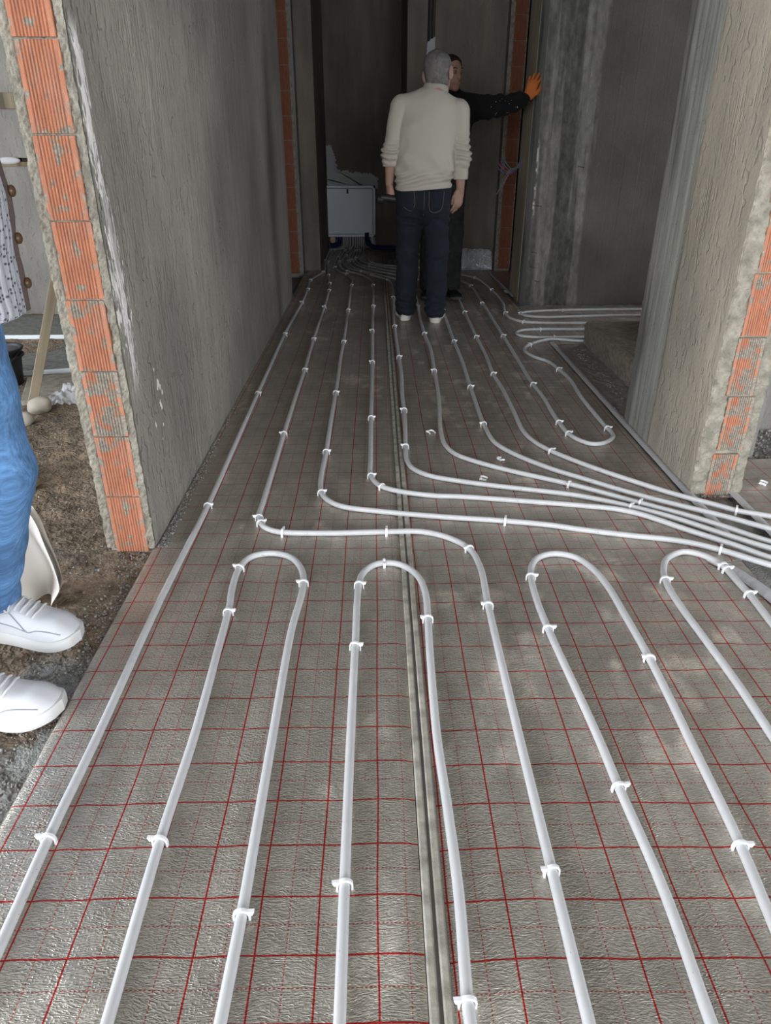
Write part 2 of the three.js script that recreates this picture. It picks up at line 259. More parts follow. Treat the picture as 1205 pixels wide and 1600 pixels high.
{                                                    // white gypsum round the cabinet, with a ragged edge
  const ragged = (pts, amp) => { const s = new THREE.Shape(), q = []; for (let i = 0; i < pts.length; i++) { const a = pts[i], b = pts[(i + 1) % pts.length], n = Math.max(1, Math.round(Math.hypot(b[0] - a[0], b[1] - a[1]) / 0.012)); for (let k = 0; k < n; k++) q.push([a[0] + (b[0] - a[0]) * k / n + amp * (hash(i * 91 + k, 4) - 0.5), a[1] + (b[1] - a[1]) * k / n + amp * (hash(k, i * 37 + 5) - 0.5)]); } q.forEach((p, i) => i ? s.lineTo(...p) : s.moveTo(...p)); return new THREE.ExtrudeGeometry(s, { depth: 0.007, bevelEnabled: false }); };
  mesh('gypsum_patch', ragged([[-0.60, 0.7], [-0.60, 1.16], [-0.53, 1.17], [-0.50, 1.10], [-0.475, 0.98], [-0.44, 0.90], [-0.30, 0.885], [-0.20, 0.865], [-0.06, 0.86], [0.03, 0.80], [0.03, 0.7]], 0.03).translate(0, 0, -9.558), M.gypsum, wb);
}
const wr = structGroup('wall_back_right', 'dark plastered wall with an upright conduit chase');
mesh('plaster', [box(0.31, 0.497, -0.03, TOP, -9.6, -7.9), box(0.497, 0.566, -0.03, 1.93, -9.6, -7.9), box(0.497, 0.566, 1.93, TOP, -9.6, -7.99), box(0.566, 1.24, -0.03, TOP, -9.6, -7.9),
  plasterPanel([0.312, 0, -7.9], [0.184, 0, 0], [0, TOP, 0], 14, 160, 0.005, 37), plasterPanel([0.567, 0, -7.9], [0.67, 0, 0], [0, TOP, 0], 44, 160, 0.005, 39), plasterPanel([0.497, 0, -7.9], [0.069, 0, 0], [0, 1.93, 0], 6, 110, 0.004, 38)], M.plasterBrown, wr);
mesh('gypsum_patch', grid(8, 14, (s, t) => [0.494 + 0.076 * s + 0.006 * (hash(t * 14 | 0, s * 8 | 0) - 0.5), 1.90 + (0.115 + 0.05 * s + 0.015 * hash(s * 8 | 0, 2)) * t, -7.893 + 0.004 * vn(s * 9, t * 12)]), M.gypsum, wr);
for (const x of [0.512, 0.542]) mesh('conduit', new THREE.CylinderGeometry(0.010, 0.010, 0.86, 12).translate(x, 2.37, -7.945), M.darkPipe, wr);
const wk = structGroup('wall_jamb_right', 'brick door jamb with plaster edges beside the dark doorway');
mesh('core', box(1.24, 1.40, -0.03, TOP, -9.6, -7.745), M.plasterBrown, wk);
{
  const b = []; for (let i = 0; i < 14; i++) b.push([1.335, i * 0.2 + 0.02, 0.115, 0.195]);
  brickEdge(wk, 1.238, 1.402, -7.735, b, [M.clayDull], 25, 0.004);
}

// ---------------------------------------------------------------- wall right of the dark doorway
T.rightWall = tex(1024, 1024, (u, v) => {             // left third streaked by water and cement, the rest smooth and brown
  const x = 1.21 + u * 2.6, y = v * 2.8, lim = 1.62 + 0.05 * (fbm(y * 3, 1, 3) - 0.5), L = sm(lim + 0.02, lim - 0.02, x);
  const st = fbm(x * 28, y * 1.1, 4, 0, 0, 131), a = fbm(x * 3, y * 3, 5, 0, 0, 132), dark = sm(0.52, 0.64, fbm(x * 14, y * 0.9, 4, 0, 0, 133) + 0.25 * sm(0.16, 0.02, Math.abs(x - 1.46 - 0.03 * Math.sin(y * 2.1)))), lip = sm(0.016, 0.003, Math.abs(x - lim)) * sm(0.4, 0.6, fbm(y * 14, 9, 3));
  let k = mix(0.56 + 0.20 * (a - 0.5), 0.70 + 0.22 * (st - 0.5) + 0.2 * (a - 0.5) + 0.22 * (fbm(x * 40, y * 22, 3, 0, 0, 139) - 0.5) - 0.22 * dark * (0.6 + 0.4 * fbm(x * 60, y * 30, 2)), L) + 0.07 * lip;
  const wx = sm(0.022, 0.004, x - 1.212) * sm(0.62, 0.7, y) * sm(1.25, 1.1, y) * sm(0.45, 0.55, fbm(x * 80, y * 24, 3));
  k = mix(k * 0.74, 0.9, 0.9 * wx) + 0.05 * (hash(u * 1024 | 0, v * 1024 | 0, 5) - 0.5);
  return [k, k * mix(0.955, 0.985, L), k * mix(0.90, 0.955, L)];
}, { wide: 2.6, high: 2.8, clampIt: true });
M.rightWall = std({ map: T.rightWall, ...bumpOn(T.concreteBump, 0.005), color: new THREE.Color().setRGB(0.96, 0.94, 0.90) });
const wc = structGroup('wall_right_far', 'streaked grey concrete wall right of the dark doorway');
mesh('core', box(1.212, 3.8, -0.03, TOP, -6.22, -5.912), M.slab, wc);
mesh('concrete', plasterPanel([1.212, 0, -5.912], [2.588, 0, 0], [0, TOP, 0], 180, 160, 0.006, 43), M.rightWall, wc);
mesh('door_reveal', [box(1.209, 1.30, -0.03, TOP, -6.6, -6.2), plasterPanel([1.209, 0, -6.2], [0, 0, -0.38], [0, TOP, 0], 30, 150, 0.007, 47)], std({ map: T.plaster, ...bumpOn(T.concreteBump, 0.006), color: new THREE.Color().setRGB(0.56, 0.49, 0.38) }), wc);
for (const [x, y, w] of [[1.245, 0.75, 0.075], [1.255, 0.41, 0.05], [1.25, 0.30, 0.045], [1.30, 0.19, 0.04], [1.55, 1.02, 0.05]]) mesh('nail', tube([[x - w / 2, y + 0.004, -5.904], [x, y, -5.898], [x + w / 2, y - 0.003, -5.903]], 0.0025, 8, 5), M.darkPipe, wc);

// ---------------------------------------------------------------- wall stub on the right: concrete, plaster, broken block edge
const ws = structGroup('wall_right_stub', 'grey wall stub whose near edge shows broken orange clay blocks');
mesh('core', box(1.182, 1.355, -0.03, TOP, -3.19, -2.385), M.plasterGrey, ws);
mesh('concrete', grid(70, 400, (s, t) => { const z = mix(-3.19, -2.86, s), y = t * TOP; return [1.18 - 0.006 * (fbm(z * 30, y * 3, 3, 0, 0, 51)) + 0.05 * Math.pow(clamp(1 - s * 14), 2) * Math.pow(fbm(y * 22, 3, 4, 0, 0, 52), 1.5), y, z - (s === 0 ? 0.02 * fbm(y * 30, 7, 3) : 0)]; }, (s, t, q) => [q[2], q[1]]).toNonIndexed(), M.concrete, ws);
mesh('plaster', plasterPanel([1.18, 0, -2.865], [0, 0, 0.492], [0, TOP, 0], 60, 360, 0.010, 53).scale(1, 1, 1), std({ map: T.plaster, ...bumpOn(T.plasterBump, 0.0065), color: new THREE.Color().setRGB(0.62, 0.565, 0.48) }), ws);
{
  const b = []; for (let i = 0; i < 14; i++) b.push([1.278 + 0.006 * Math.sin(i * 2.1), i * 0.207 - 0.03, 0.092, i === 0 ? 0.19 : 0.2]);
  brickEdge(ws, 1.172, 1.362, -2.375, b, [M.clay[5], M.clay[3], M.clay[3], M.clay[2], M.clay[1], M.clay[4]], 35, 0.016);
}
structure(mesh('wall_right_return', [box(1.355, 1.588, -0.03, TOP, -3.2, -2.745), plasterPanel([1.356, 0, -2.745], [0.232, 0, 0], [0, TOP, 0], 20, 160, 0.006, 57)], M.plasterGrey), 'pale grey wall return right of the brick stub');

// ---------------------------------------------------------------- concrete stairs behind the stub
{
  const st = tag(thing('staircase', 0, 0), 'rough cast concrete stairs rising behind the right wall stub', 'stairs');
  for (let i = 0; i < 6; i++) {
    const x0 = 1.34 + i * 0.36, h = 0.165 * (i + 1);
    const g = grid(40, 44, (s, t) => {          // tread with a worn nose and a lumpy riser in one skin
      const z = mix(-4.56, -3.31, s), q = t * 44, R = 0.03; let x, y;
      if (q < 16) { x = x0; y = mix(i ? 0.165 * i - 0.02 : -0.04, h - R, q / 16); } else if (q < 24) { const a = (q - 16) / 8 * Math.PI / 2; x = x0 + R - R * Math.cos(a); y = h - R + R * Math.sin(a); } else { x = mix(x0 + R, x0 + 0.40, (q - 24) / 20); y = h; }
      const n = 0.020 * (fbm(z * 9 + i, (x + y) * 12, 4, 0, 0, 60 + i) - 0.5), low = i === 0 ? 0.03 * sm(0.09, 0, y) * fbm(z * 18, 2, 3) : 0;
      return [x + n + low, y + (q > 16 ? n * 0.6 : 0), z + (s === 0 ? n : 0)];
    }, (s, t) => [s * 1.26, t * 0.6]);
    const idx = g.index.array; for (let k = 0; k < idx.length; k += 3) { const w = idx[k + 1]; idx[k + 1] = idx[k + 2]; idx[k + 2] = w; } g.computeVertexNormals();
    mesh('step', [g.toNonIndexed(), box(x0 + 0.012, x0 + 0.4, -0.03, h - 0.01, -4.562, -3.31)], M.mortarDark ??= std({ map: T.mortar, ...bumpOn(T.mortarBump, 0.008), color: new THREE.Color().setRGB(0.46, 0.43, 0.38), roughness: 1 }), st);
  }
}

// ---------------------------------------------------------------- far wall of the left-hand room
const wf = structGroup('wall_left_room', 'grey concrete wall at the back of the left-hand room');
mesh('concrete', [box(-4.8, -0.87, -0.03, 1.06, -5.85, -5.66), box(-4.8, -0.87, 1.085, TOP, -5.85, -5.66), plasterPanel([-3.6, 0, -5.66], [2.7, 0, 0], [0, 1.06, 0], 90, 40, 0.008, 71), plasterPanel([-3.6, 1.085, -5.66], [2.7, 0, 0], [0, 1.7, 0], 90, 60, 0.008, 73)], std({ map: T.plaster, ...bumpOn(T.plasterBump, 0.006), color: new THREE.Color().setRGB(0.42, 0.41, 0.385) }), wf);
mesh('timber_rail', [rbox(3.0, 0.095, 0.03, 0.004).translate(-2.9, 1.435, -5.635)], M.wood, wf);
mesh('timber_strip', [rbox(2.4, 0.03, 0.012, 0.003).translate(-2.2, 1.045, -5.648)], std({ map: T.concrete, color: new THREE.Color().setRGB(0.42, 0.31, 0.19) }), wf);
mesh('foam_blob', new THREE.IcosahedronGeometry(0.055, 3).scale(1.5, 0.45, 0.4).translate(-2.60, 1.068, -5.64), M.gypsum, wf);
structure(mesh('wall_store', box(-2.6, -2.45, -0.03, TOP, -7.7, -5.85), M.plasterBrown), 'inner wall beyond the left doorway');

// ---------------------------------------------------------------- earth floor of the left-hand room
const dirtY = (x, z) => -0.022 + 0.030 * (fbm(x * 2.2 + 9, z * 2.2, 3, 0, 0, 201) - 0.5) + 0.016 * (fbm(x * 14, z * 14, 3, 0, 0, 202) - 0.5) + 0.004 * (vn(x * 70, z * 70) - 0.5) + 0.01 * sm(-0.75, -1.1, x);
structure(mesh('floor_earth', [grid(220, 440, (s, t) => { const x = mix(-3.6, -0.68, s), z = mix(0.4, -5.66, t); return [x, dirtY(x, z), z]; }, (s, t, q) => [q[0], q[2]])], M.dirt), 'trampled brown earth and gravel floor of the left-hand room');
// red lines and wave-like folds; dust is matter of its own colour lying in patches
function sheet(name, label, x0, x1, z0, z1, nu, nv, ox, oz, seed, shape) {
  const g = grid(nu, nv, (s, t) => {
    let x = mix(x0, x1, s), z = mix(z0, z1, t); if (shape) [x, z] = shape(x, z, s, t);
    const e = Math.min(s, 1 - s) * (x1 - x0);
    const fold = 0.0052 * (fbm(x * 13 + seed, z * 0.55, 2, 0, 0, seed) - 0.5) + 0.0024 * (vn(x * 33 + seed, z * 1.1, 0, 0, seed + 2) - 0.5) + 0.0018 * (fbm(x * 4, z * 5, 2, 0, 0, seed + 3) - 0.5);
    return [x, fold * sm(0, 0.03, e) - 0.004 * sm(0.02, 0, e), z];
  }, (s, t, q) => [(q[0] - ox) + 0.004 * (fbm(q[0] * 3, q[2] * 5, 2, 0, 0, 7) - 0.5), (q[2] - oz) + 0.010 * (fbm(q[0] * 3.5, q[2] * 2, 2, 0, 0, 8) - 0.5)]);
  const p = g.attributes.position, c = new Float32Array(p.count * 3);
  for (let i = 0; i < p.count; i++) {
    const x = p.getX(i), z = p.getZ(i), scuff = sm(0.56, 0.72, fbm(x * 15, z * 10, 5, 0, 0, 221)) * sm(0.42, 0.62, fbm(x * 2.6, z * 1.8, 3, 0, 0, 222)), k = 0.80 + 0.18 * (fbm(x * 5, z * 3, 4, 0, 0, 223) - 0.5) + 0.34 * (fbm(x * 22, z * 14, 3, 0, 0, 225) - 0.5) + 0.6 * scuff * (0.2 + 0.8 * vn(x * 50, z * 40));
    c[i * 3] = k; c[i * 3 + 1] = k * 0.99; c[i * 3 + 2] = k * 0.965;
  }
  g.setAttribute('color', new THREE.BufferAttribute(c, 3));
  const t = thing(name, label, 'insulation');
  const f = mesh('foil_facing', g, M.foil, t);
  mesh('foam_board', box(Math.min(x0, x1) + 0.004, Math.max(x0, x1) - 0.004, -0.03, -0.0055, Math.min(z0, z1), Math.max(z0, z1)), M.foam, t);
  return t;
}
const ragEdge = z => -0.728 + 0.010 * (fbm(z * 6, 3, 3) - 0.5) + (z < -2 ? -0.0 : 0);
sheet('insulation_sheet', 'silvery foil insulation sheet with red grid left of the joint strip', -0.735, 0.0725, 1.2, -9.56, 100, 640, -0.002, 0.012, 301, (x, z, s) => [s === 0 ? ragEdge(z) : x, z]);
sheet('insulation_sheet', 'silvery foil insulation sheet with red grid right of the joint strip', 0.1125, 1.155, 1.2, -7.89, 130, 560, 0.018, 0.026, 302, (x, z, s) => { const lim = z < -4.66 ? 1.155 : z < -1.9 ? 1.155 : 1.06 + 0.075 * sm(-1.9, -1.68, z) + 0.03 * sm(-1.68, -1, z); return [0.1125 + (x - 0.1125) * (lim - 0.1125) / (1.155 - 0.1125), z]; });
sheet('insulation_sheet', 'foil insulation sheet in the side passage beyond the stairs', 1.157, 3.7, -4.62, -5.88, 110, 60, 0.018, 0.026, 303);
sheet('insulation_sheet', 'foil insulation sheet in the room behind the brick stub', 1.345, 3.4, 1.0, -2.70, 110, 200, 0.045, 0.0, 304);
sheet('insulation_sheet', 'foil insulation sheet on the floor before the dark doorway', 1.157, 1.5, -6.62, -7.72, 20, 50, 0.018, 0.026, 305);

// the joint between the two boards: two bare foam flanges with a slit between them
{
  const t = thing('joint_strip', 'grey foam joint strip running down the middle of the floor', 'joint strip');
  const side = (x0, x1, top, seed) => grid(6, 420, (s, q) => { const z = mix(1.2, -7.25, q), y = top + 0.0015 * (fbm(z * 9, seed, 2) - 0.5); const w = 0.0025 * (fbm(z * 2.3, seed + 3, 3) - 0.5); return s < 0.09 ? [x0 + w, -0.012, z] : s > 0.91 ? [x1 + w, -0.012, z] : [mix(x0, x1, (s - 1 / 6) / (4 / 6)) + w, y, z]; }, (s, q, p) => [p[0], p[2]]);
  mesh('flange', side(0.0735, 0.0885, 0.0045, 4), M.foam, t);
  mesh('flange', side(0.0955, 0.1115, 0.0035, 5), M.foam, t);
  mesh('slit', box(0.087, 0.097, -0.03, -0.003, -7.25, 1.2), std({ color: new THREE.Color().setRGB(0.30, 0.295, 0.285) }), t);
}
// skirts of film along the right edge
const skirtMat = M.film;
function skirt(label, pts, w) {
  const c = new THREE.CatmullRomCurve3(pts.map(p => V(p[0], 0, p[1]))), n = 90;
  const g = grid(6, n, (s, t) => { const p = c.getPoint(t), d = c.getTangent(t), nx = -d.z, nz = d.x, k = (s - 0.5) * w; return [p.x + nx * k, 0.003 + 0.006 * Math.sin(s * Math.PI) + 0.0016 * vn(t * 60, s * 3), p.z + nz * k]; });
  return tag(mesh('edge_strip', g, skirtMat), label, 'edge strip');
}
skirt('grey foam edge strip along the foot of the right wall stub', [[1.165, -4.66], [1.166, -4.0], [1.166, -3.4], [1.166, -2.9], [1.168, -2.4], [1.172, -2.05]], 0.036);
skirt('grey foam edge strip starting at the brick corner of the stub', [[1.337, -2.385], [1.333, -2.2], [1.328, -2.0], [1.325, -1.6], [1.32, -0.8]], 0.034);
skirt('clear film edge curling at the right-hand rim of the foil', [[1.055, -1.90], [1.095, -1.82], [1.125, -1.74], [1.15, -1.62], [1.16, -1.4], [1.165, -0.9]], 0.05);
skirt('thin grey edge strip running to the dark doorway', [[1.17, -7.70], [1.175, -7.3], [1.185, -6.9], [1.19, -6.5], [1.19, -6.25]], 0.028);

// ---------------------------------------------------------------- heating pipes and the clips that hold them
const PIPES = {
  A: {"p":[[-0.6,1.0],[-0.61,0.2],[-0.614,-0.701],[-0.618,-0.899],[-0.616,-1.15],[-0.619,-1.643],[-0.609,-2.278],[-0.614,-2.824],[-0.62,-3.574],[-0.624,-4.177],[-0.628,-4.89],[-0.61,-5.985],[-0.614,-6.601],[-0.63,-7.08],[-0.578,-7.383],[-0.533,-7.585],[-0.545,-7.976],[-0.561,-8.357],[-0.567,-8.939],[-0.551,-9.351],[-0.513,-9.4],[-0.453,-9.455],[-0.4,-9.495,0.045],[-0.4,-9.505,0.1],[-0.4,-9.505,0.2]],"c":[[-0.618,-0.899],[-0.609,-2.278],[-0.62,-3.574],[-0.628,-4.89],[-0.61,-5.985],[-0.614,-6.601],[-0.63,-7.08],[-0.533,-7.585],[-0.564,-8.407],[-0.556,-9.29]],"label":"white heating pipe nearest the left wall, running the whole floor","short":"the leftmost pipe","clip":"white plastic clip on the leftmost pipe"},
  B: {"p":[[0.33,1.0],[0.315,0.2],[0.308,-0.575],[0.308,-0.82],[0.308,-1.147],[0.311,-1.64],[0.315,-1.852],[0.294,-1.961],[0.233,-2.033],[0.151,-2.073],[0.033,-2.075],[-0.149,-2.068],[-0.314,-2.075],[-0.354,-2.089],[-0.389,-2.121],[-0.412,-2.186],[-0.414,-2.301],[-0.415,-2.555],[-0.417,-2.973],[-0.417,-3.614],[-0.414,-4.011],[-0.419,-4.742],[-0.413,-5.8],[-0.42,-6.535],[-0.435,-6.899],[-0.475,-7.382],[-0.507,-7.797],[-0.537,-8.258],[-0.536,-8.665],[-0.519,-9.053],[-0.503,-9.35],[-0.471,-9.4],[-0.42,-9.455],[-0.375,-9.495,0.045],[-0.375,-9.505,0.1],[-0.375,-9.505,0.2]],"c":[[0.308,-0.82],[0.311,-1.64],[0.294,-1.961],[0.033,-2.075],[-0.314,-2.075],[-0.403,-2.139],[-0.413,-2.182],[-0.419,-2.989],[-0.414,-4.011],[-0.419,-4.742],[-0.413,-5.8],[-0.42,-6.535],[-0.435,-6.899],[-0.475,-7.382],[-0.537,-8.258],[-0.508,-9.289]],"label":"white pipe second from the left wall that steps right across the joint strip","short":"the second pipe from the left","clip":"white plastic clip on the second pipe from the left"},
  Cc: {"p":[[2.815,-1.097],[1.915,-1.477],[1.415,-1.727],[1.215,-1.847],[1.097,-1.942],[0.993,-1.999],[0.83,-2.042],[0.681,-2.084],[0.59,-2.115],[0.442,-2.147],[0.211,-2.183],[0.006,-2.225],[-0.118,-2.261],[-0.166,-2.298],[-0.203,-2.362],[-0.215,-2.434],[-0.218,-2.553],[-0.214,-2.776],[-0.215,-3.135],[-0.214,-3.579],[-0.214,-3.905],[-0.218,-4.243],[-0.215,-4.669],[-0.219,-5.673],[-0.227,-6.794],[-0.221,-7.002],[-0.239,-7.186],[-0.294,-7.435],[-0.363,-7.595],[-0.437,-7.885],[-0.451,-8.161],[-0.439,-8.664],[-0.391,-9.349],[-0.366,-9.43],[-0.35,-9.495,0.045],[-0.35,-9.505,0.1],[-0.35,-9.505,0.2]],"c":[[1.097,-1.942],[0.442,-2.147],[-0.206,-2.378],[-0.214,-2.776],[-0.214,-3.579],[-0.215,-4.669],[-0.219,-5.673],[-0.227,-6.794],[-0.294,-7.435],[-0.437,-7.885],[-0.439,-8.664],[-0.391,-9.349]],"label":"white pipe third from the left wall, bending right nearest the viewer","short":"the third pipe from the left","clip":"white plastic clip on the third pipe from the left"},
  D: {"p":[[2.836,-1.139],[1.936,-1.519],[1.436,-1.769],[1.236,-1.889],[1.166,-1.962],[1.052,-2.068],[0.932,-2.185],[0.86,-2.228],[0.727,-2.262],[0.535,-2.299],[0.308,-2.339],[0.212,-2.348],[0.086,-2.386],[0.021,-2.426],[-0.008,-2.472],[-0.026,-2.55],[-0.026,-2.678],[-0.026,-3.194],[-0.024,-3.523],[-0.023,-4.169],[-0.026,-4.976],[-0.023,-5.82],[-0.026,-6.791],[-0.045,-7.072],[-0.113,-7.338],[-0.203,-7.515],[-0.292,-7.644],[-0.362,-7.817],[-0.396,-8.029],[-0.409,-8.33],[-0.402,-8.771],[-0.371,-9.227],[-0.339,-9.43],[-0.318,-9.495,0.045],[-0.318,-9.505,0.1],[-0.318,-9.505,0.2]],"c":[[0.021,-2.426],[-0.025,-2.532],[-0.028,-3.194],[-0.023,-4.169],[-0.026,-4.976],[-0.023,-5.82],[-0.026,-6.791],[-0.292,-7.644],[-0.409,-8.33],[-0.371,-9.227]],"label":"white pipe fourth from the left wall, just left of the joint strip, bending right","short":"the pipe left of the joint strip","clip":"white plastic clip on the pipe left of the joint strip"},
  E: {"p":[[2.865,-1.198],[1.965,-1.578],[1.465,-1.828],[1.265,-1.948],[1.151,-2.047],[1.033,-2.16],[0.912,-2.248],[0.747,-2.34],[0.611,-2.384],[0.469,-2.425],[0.323,-2.473],[0.203,-2.529],[0.144,-2.598],[0.122,-2.696],[0.124,-2.829],[0.128,-2.973],[0.135,-3.302],[0.134,-3.521],[0.142,-3.9],[0.139,-4.282],[0.132,-5.113],[0.15,-6.196],[0.155,-6.655],[0.149,-6.892],[0.116,-7.089],[-0.04,-7.376],[-0.146,-7.6],[-0.236,-7.75],[-0.297,-7.861],[-0.349,-8.066],[-0.366,-8.33],[-0.348,-8.825],[-0.311,-9.43],[-0.286,-9.495,0.045],[-0.286,-9.505,0.1],[-0.286,-9.505,0.2]],"c":[[0.912,-2.248],[0.124,-2.829],[0.135,-3.302],[0.139,-4.282],[0.132,-5.113],[0.15,-6.196],[0.116,-7.089],[-0.04,-7.376],[-0.146,-7.6],[-0.348,-8.825],[-0.329,-9.41]],"label":"white pipe just right of the joint strip, bending right","short":"the pipe right of the joint strip","clip":"white plastic clip on the pipe right of the joint strip"},
  F: {"p":[[2.886,-1.239],[1.986,-1.619],[1.486,-1.869],[1.286,-1.989],[1.175,-2.1],[1.094,-2.171],[0.952,-2.278],[0.768,-2.421],[0.636,-2.505],[0.523,-2.576],[0.408,-2.662],[0.337,-2.734],[0.298,-2.834],[0.291,-3.027],[0.309,-3.309],[0.318,-3.456],[0.328,-3.706],[0.334,-3.98],[0.346,-4.463],[0.332,-4.886],[0.336,-5.79],[0.352,-6.34],[0.352,-6.752],[0.303,-6.995],[0.208,-7.143],[0.018,-7.415],[-0.141,-7.663],[-0.233,-7.882],[-0.289,-8.159],[-0.3,-8.505],[-0.285,-8.992],[-0.266,-9.43],[-0.254,-9.495,0.045],[-0.254,-9.505,0.1],[-0.254,-9.505,0.2]],"c":[[0.952,-2.278],[0.733,-2.439],[0.334,-3.98],[0.332,-4.886],[0.337,-5.815],[-0.295,-8.354]],"label":"white pipe that passes between the feet of the sweatered person and bends right","short":"the pipe between the feet","clip":"white plastic clip on the pipe between the feet"},
  G: {"p":[[2.93,-1.328],[2.03,-1.708],[1.53,-1.958],[1.33,-2.078],[1.207,-2.175],[1.073,-2.266],[0.935,-2.371],[0.789,-2.503],[0.714,-2.571],[0.637,-2.659],[0.567,-2.759],[0.516,-2.868],[0.499,-3.066],[0.498,-3.306],[0.501,-3.444],[0.504,-3.675],[0.516,-4.162],[0.515,-4.67],[0.522,-5.283],[0.526,-5.663],[0.543,-6.191],[0.538,-6.783],[0.436,-7.066],[0.214,-7.373],[0.019,-7.619],[-0.13,-7.881],[-0.218,-8.111],[-0.259,-8.353],[-0.268,-8.662],[-0.249,-9.107],[-0.235,-9.43],[-0.225,-9.495,0.045],[-0.225,-9.505,0.1],[-0.225,-9.505,0.2]],"c":[[0.504,-3.1],[0.504,-3.675],[0.515,-4.67],[0.526,-5.663],[-0.262,-8.454],[-0.245,-9.225]],"label":"white pipe passing right of the sweatered person's feet and bending right","short":"the pipe right of the feet","clip":"white plastic clip on the pipe right of the feet"},
  H: {"p":[[2.975,-1.418],[2.075,-1.798],[1.575,-2.048],[1.375,-2.168],[1.276,-2.213],[1.216,-2.262],[1.105,-2.35],[0.971,-2.485],[0.856,-2.614],[0.741,-2.771],[0.692,-2.873],[0.666,-2.998],[0.669,-3.304],[0.67,-3.656],[0.663,-3.911],[0.677,-4.324],[0.679,-4.79],[0.689,-5.588],[0.699,-6.161],[0.701,-6.457],[0.713,-6.747],[0.676,-6.991],[0.577,-7.138],[0.43,-7.292],[0.22,-7.575],[0.053,-7.768],[-0.119,-8.016],[-0.207,-8.254],[-0.228,-8.556],[-0.216,-8.991],[-0.206,-9.43],[-0.2,-9.495,0.045],[-0.2,-9.505,0.1],[-0.2,-9.505,0.2]],"c":[[1.276,-2.213],[0.741,-2.771],[0.663,-3.911],[0.679,-4.79],[0.689,-5.588],[0.701,-6.457],[-0.063,-7.925],[-0.23,-8.608],[-0.214,-9.285]],"label":"white pipe furthest back of the six that bend right past the stub","short":"the furthest of the bending pipes","clip":"white plastic clip on the furthest of the bending pipes"},
  I: {"p":[[3.3,-4.627],[1.695,-4.627],[1.375,-4.666],[1.249,-4.711],[1.176,-4.726],[1.086,-4.669],[1.0,-4.577],[0.95,-4.488],[0.94,-4.393],[0.97,-4.278],[1.031,-4.169],[1.056,-4.004],[1.073,-3.802],[1.056,-3.53],[1.053,-3.274],[1.057,-3.042],[1.061,-2.985],[1.047,-2.924],[0.99,-2.862],[0.937,-2.85],[0.888,-2.901],[0.862,-2.979],[0.853,-3.121],[0.853,-3.277],[0.858,-3.511],[0.85,-3.715],[0.857,-4.264],[0.865,-4.815],[0.867,-5.003],[0.876,-5.938],[0.879,-6.755],[0.834,-6.988],[0.77,-7.135],[0.591,-7.328],[0.441,-7.49],[0.226,-7.788],[0.088,-7.923],[-0.064,-8.109],[-0.159,-8.352],[-0.196,-8.608],[-0.186,-9.048],[-0.179,-9.43],[-0.175,-9.495,0.045],[-0.175,-9.505,0.1],[-0.175,-9.505,0.2]],"c":[[1.0,-4.577],[1.056,-4.004],[1.057,-3.042],[0.862,-2.979],[0.853,-3.121],[0.85,-3.715],[0.865,-4.815],[0.876,-5.938],[0.879,-6.755],[-0.064,-8.109]],"label":"white pipe making a long U-turn in front of the stairs","short":"the pipe with the long U-turn","clip":"white plastic clip on the pipe with the long U-turn"},
  J: {"p":[[3.3,-5.192],[1.926,-5.192],[1.526,-5.204],[1.2,-5.214],[1.078,-5.256],[1.012,-5.377],[1.003,-5.56],[1.048,-5.963],[1.054,-6.272],[1.044,-6.547],[1.021,-6.88],[0.978,-7.208],[0.882,-7.364],[0.772,-7.485],[0.452,-7.698],[0.231,-7.966],[0.069,-8.06],[-0.036,-8.203],[-0.089,-8.554],[-0.14,-9.048],[-0.146,-9.43],[-0.15,-9.495,0.045],[-0.15,-9.505,0.1],[-0.15,-9.505,0.2]],"c":[[1.003,-5.56],[1.044,-6.547],[0.978,-7.208],[-0.036,-8.203],[1.079,-5.245]],"label":"white pipe turning right into the passage between two flat loops","short":"the pipe turning into the passage","clip":"white plastic clip on the pipe turning into the passage"},
  K: {"p":[[3.3,-5.01],[1.865,-5.01],[1.474,-5.007],[1.158,-5.011],[1.044,-4.987],[0.991,-4.944],[0.97,-4.897],[0.977,-4.841],[1.01,-4.804],[1.091,-4.775],[1.204,-4.774],[1.413,-4.778],[1.789,-4.784],[3.3,-4.784]],"c":[[1.158,-5.011],[1.204,-4.774]],"label":"white flat pipe loop nearest the concrete stairs","short":"the flat loop near the stairs","clip":"white plastic clip on the flat loop near the stairs"},
  L: {"p":[[3.3,-5.687],[2.397,-5.687],[2.057,-5.682],[1.467,-5.66],[1.238,-5.617],[1.156,-5.582],[1.118,-5.535],[1.128,-5.482],[1.177,-5.435],[1.283,-5.405],[1.558,-5.437],[1.831,-5.456],[2.315,-5.473],[3.3,-5.473]],"c":[[1.467,-5.66],[1.123,-5.535]],"label":"white flat pipe loop along the foot of the streaked wall","short":"the flat loop by the streaked wall","clip":"white plastic clip on the flat loop by the streaked wall"},
  M: {"p":[[-0.379,0.916],[-0.403,-0.584],[-0.408,-0.896],[-0.404,-1.157],[-0.412,-1.496],[-0.416,-1.641],[-0.425,-1.737],[-0.423,-1.85],[-0.397,-1.918],[-0.341,-1.939],[-0.28,-1.919],[-0.239,-1.859],[-0.219,-1.765],[-0.231,-1.529],[-0.232,-1.154],[-0.232,-0.91],[-0.232,-0.75],[-0.236,-0.582],[-0.272,0.918]],"c":[[-0.407,-0.893],[-0.414,-1.619],[-0.423,-1.85],[-0.219,-1.765],[-0.233,-0.748]],"label":"white U-shaped pipe in the left foreground","short":"the U-pipe in the left foreground","clip":"white plastic clip on the U-pipe in the left foreground"},
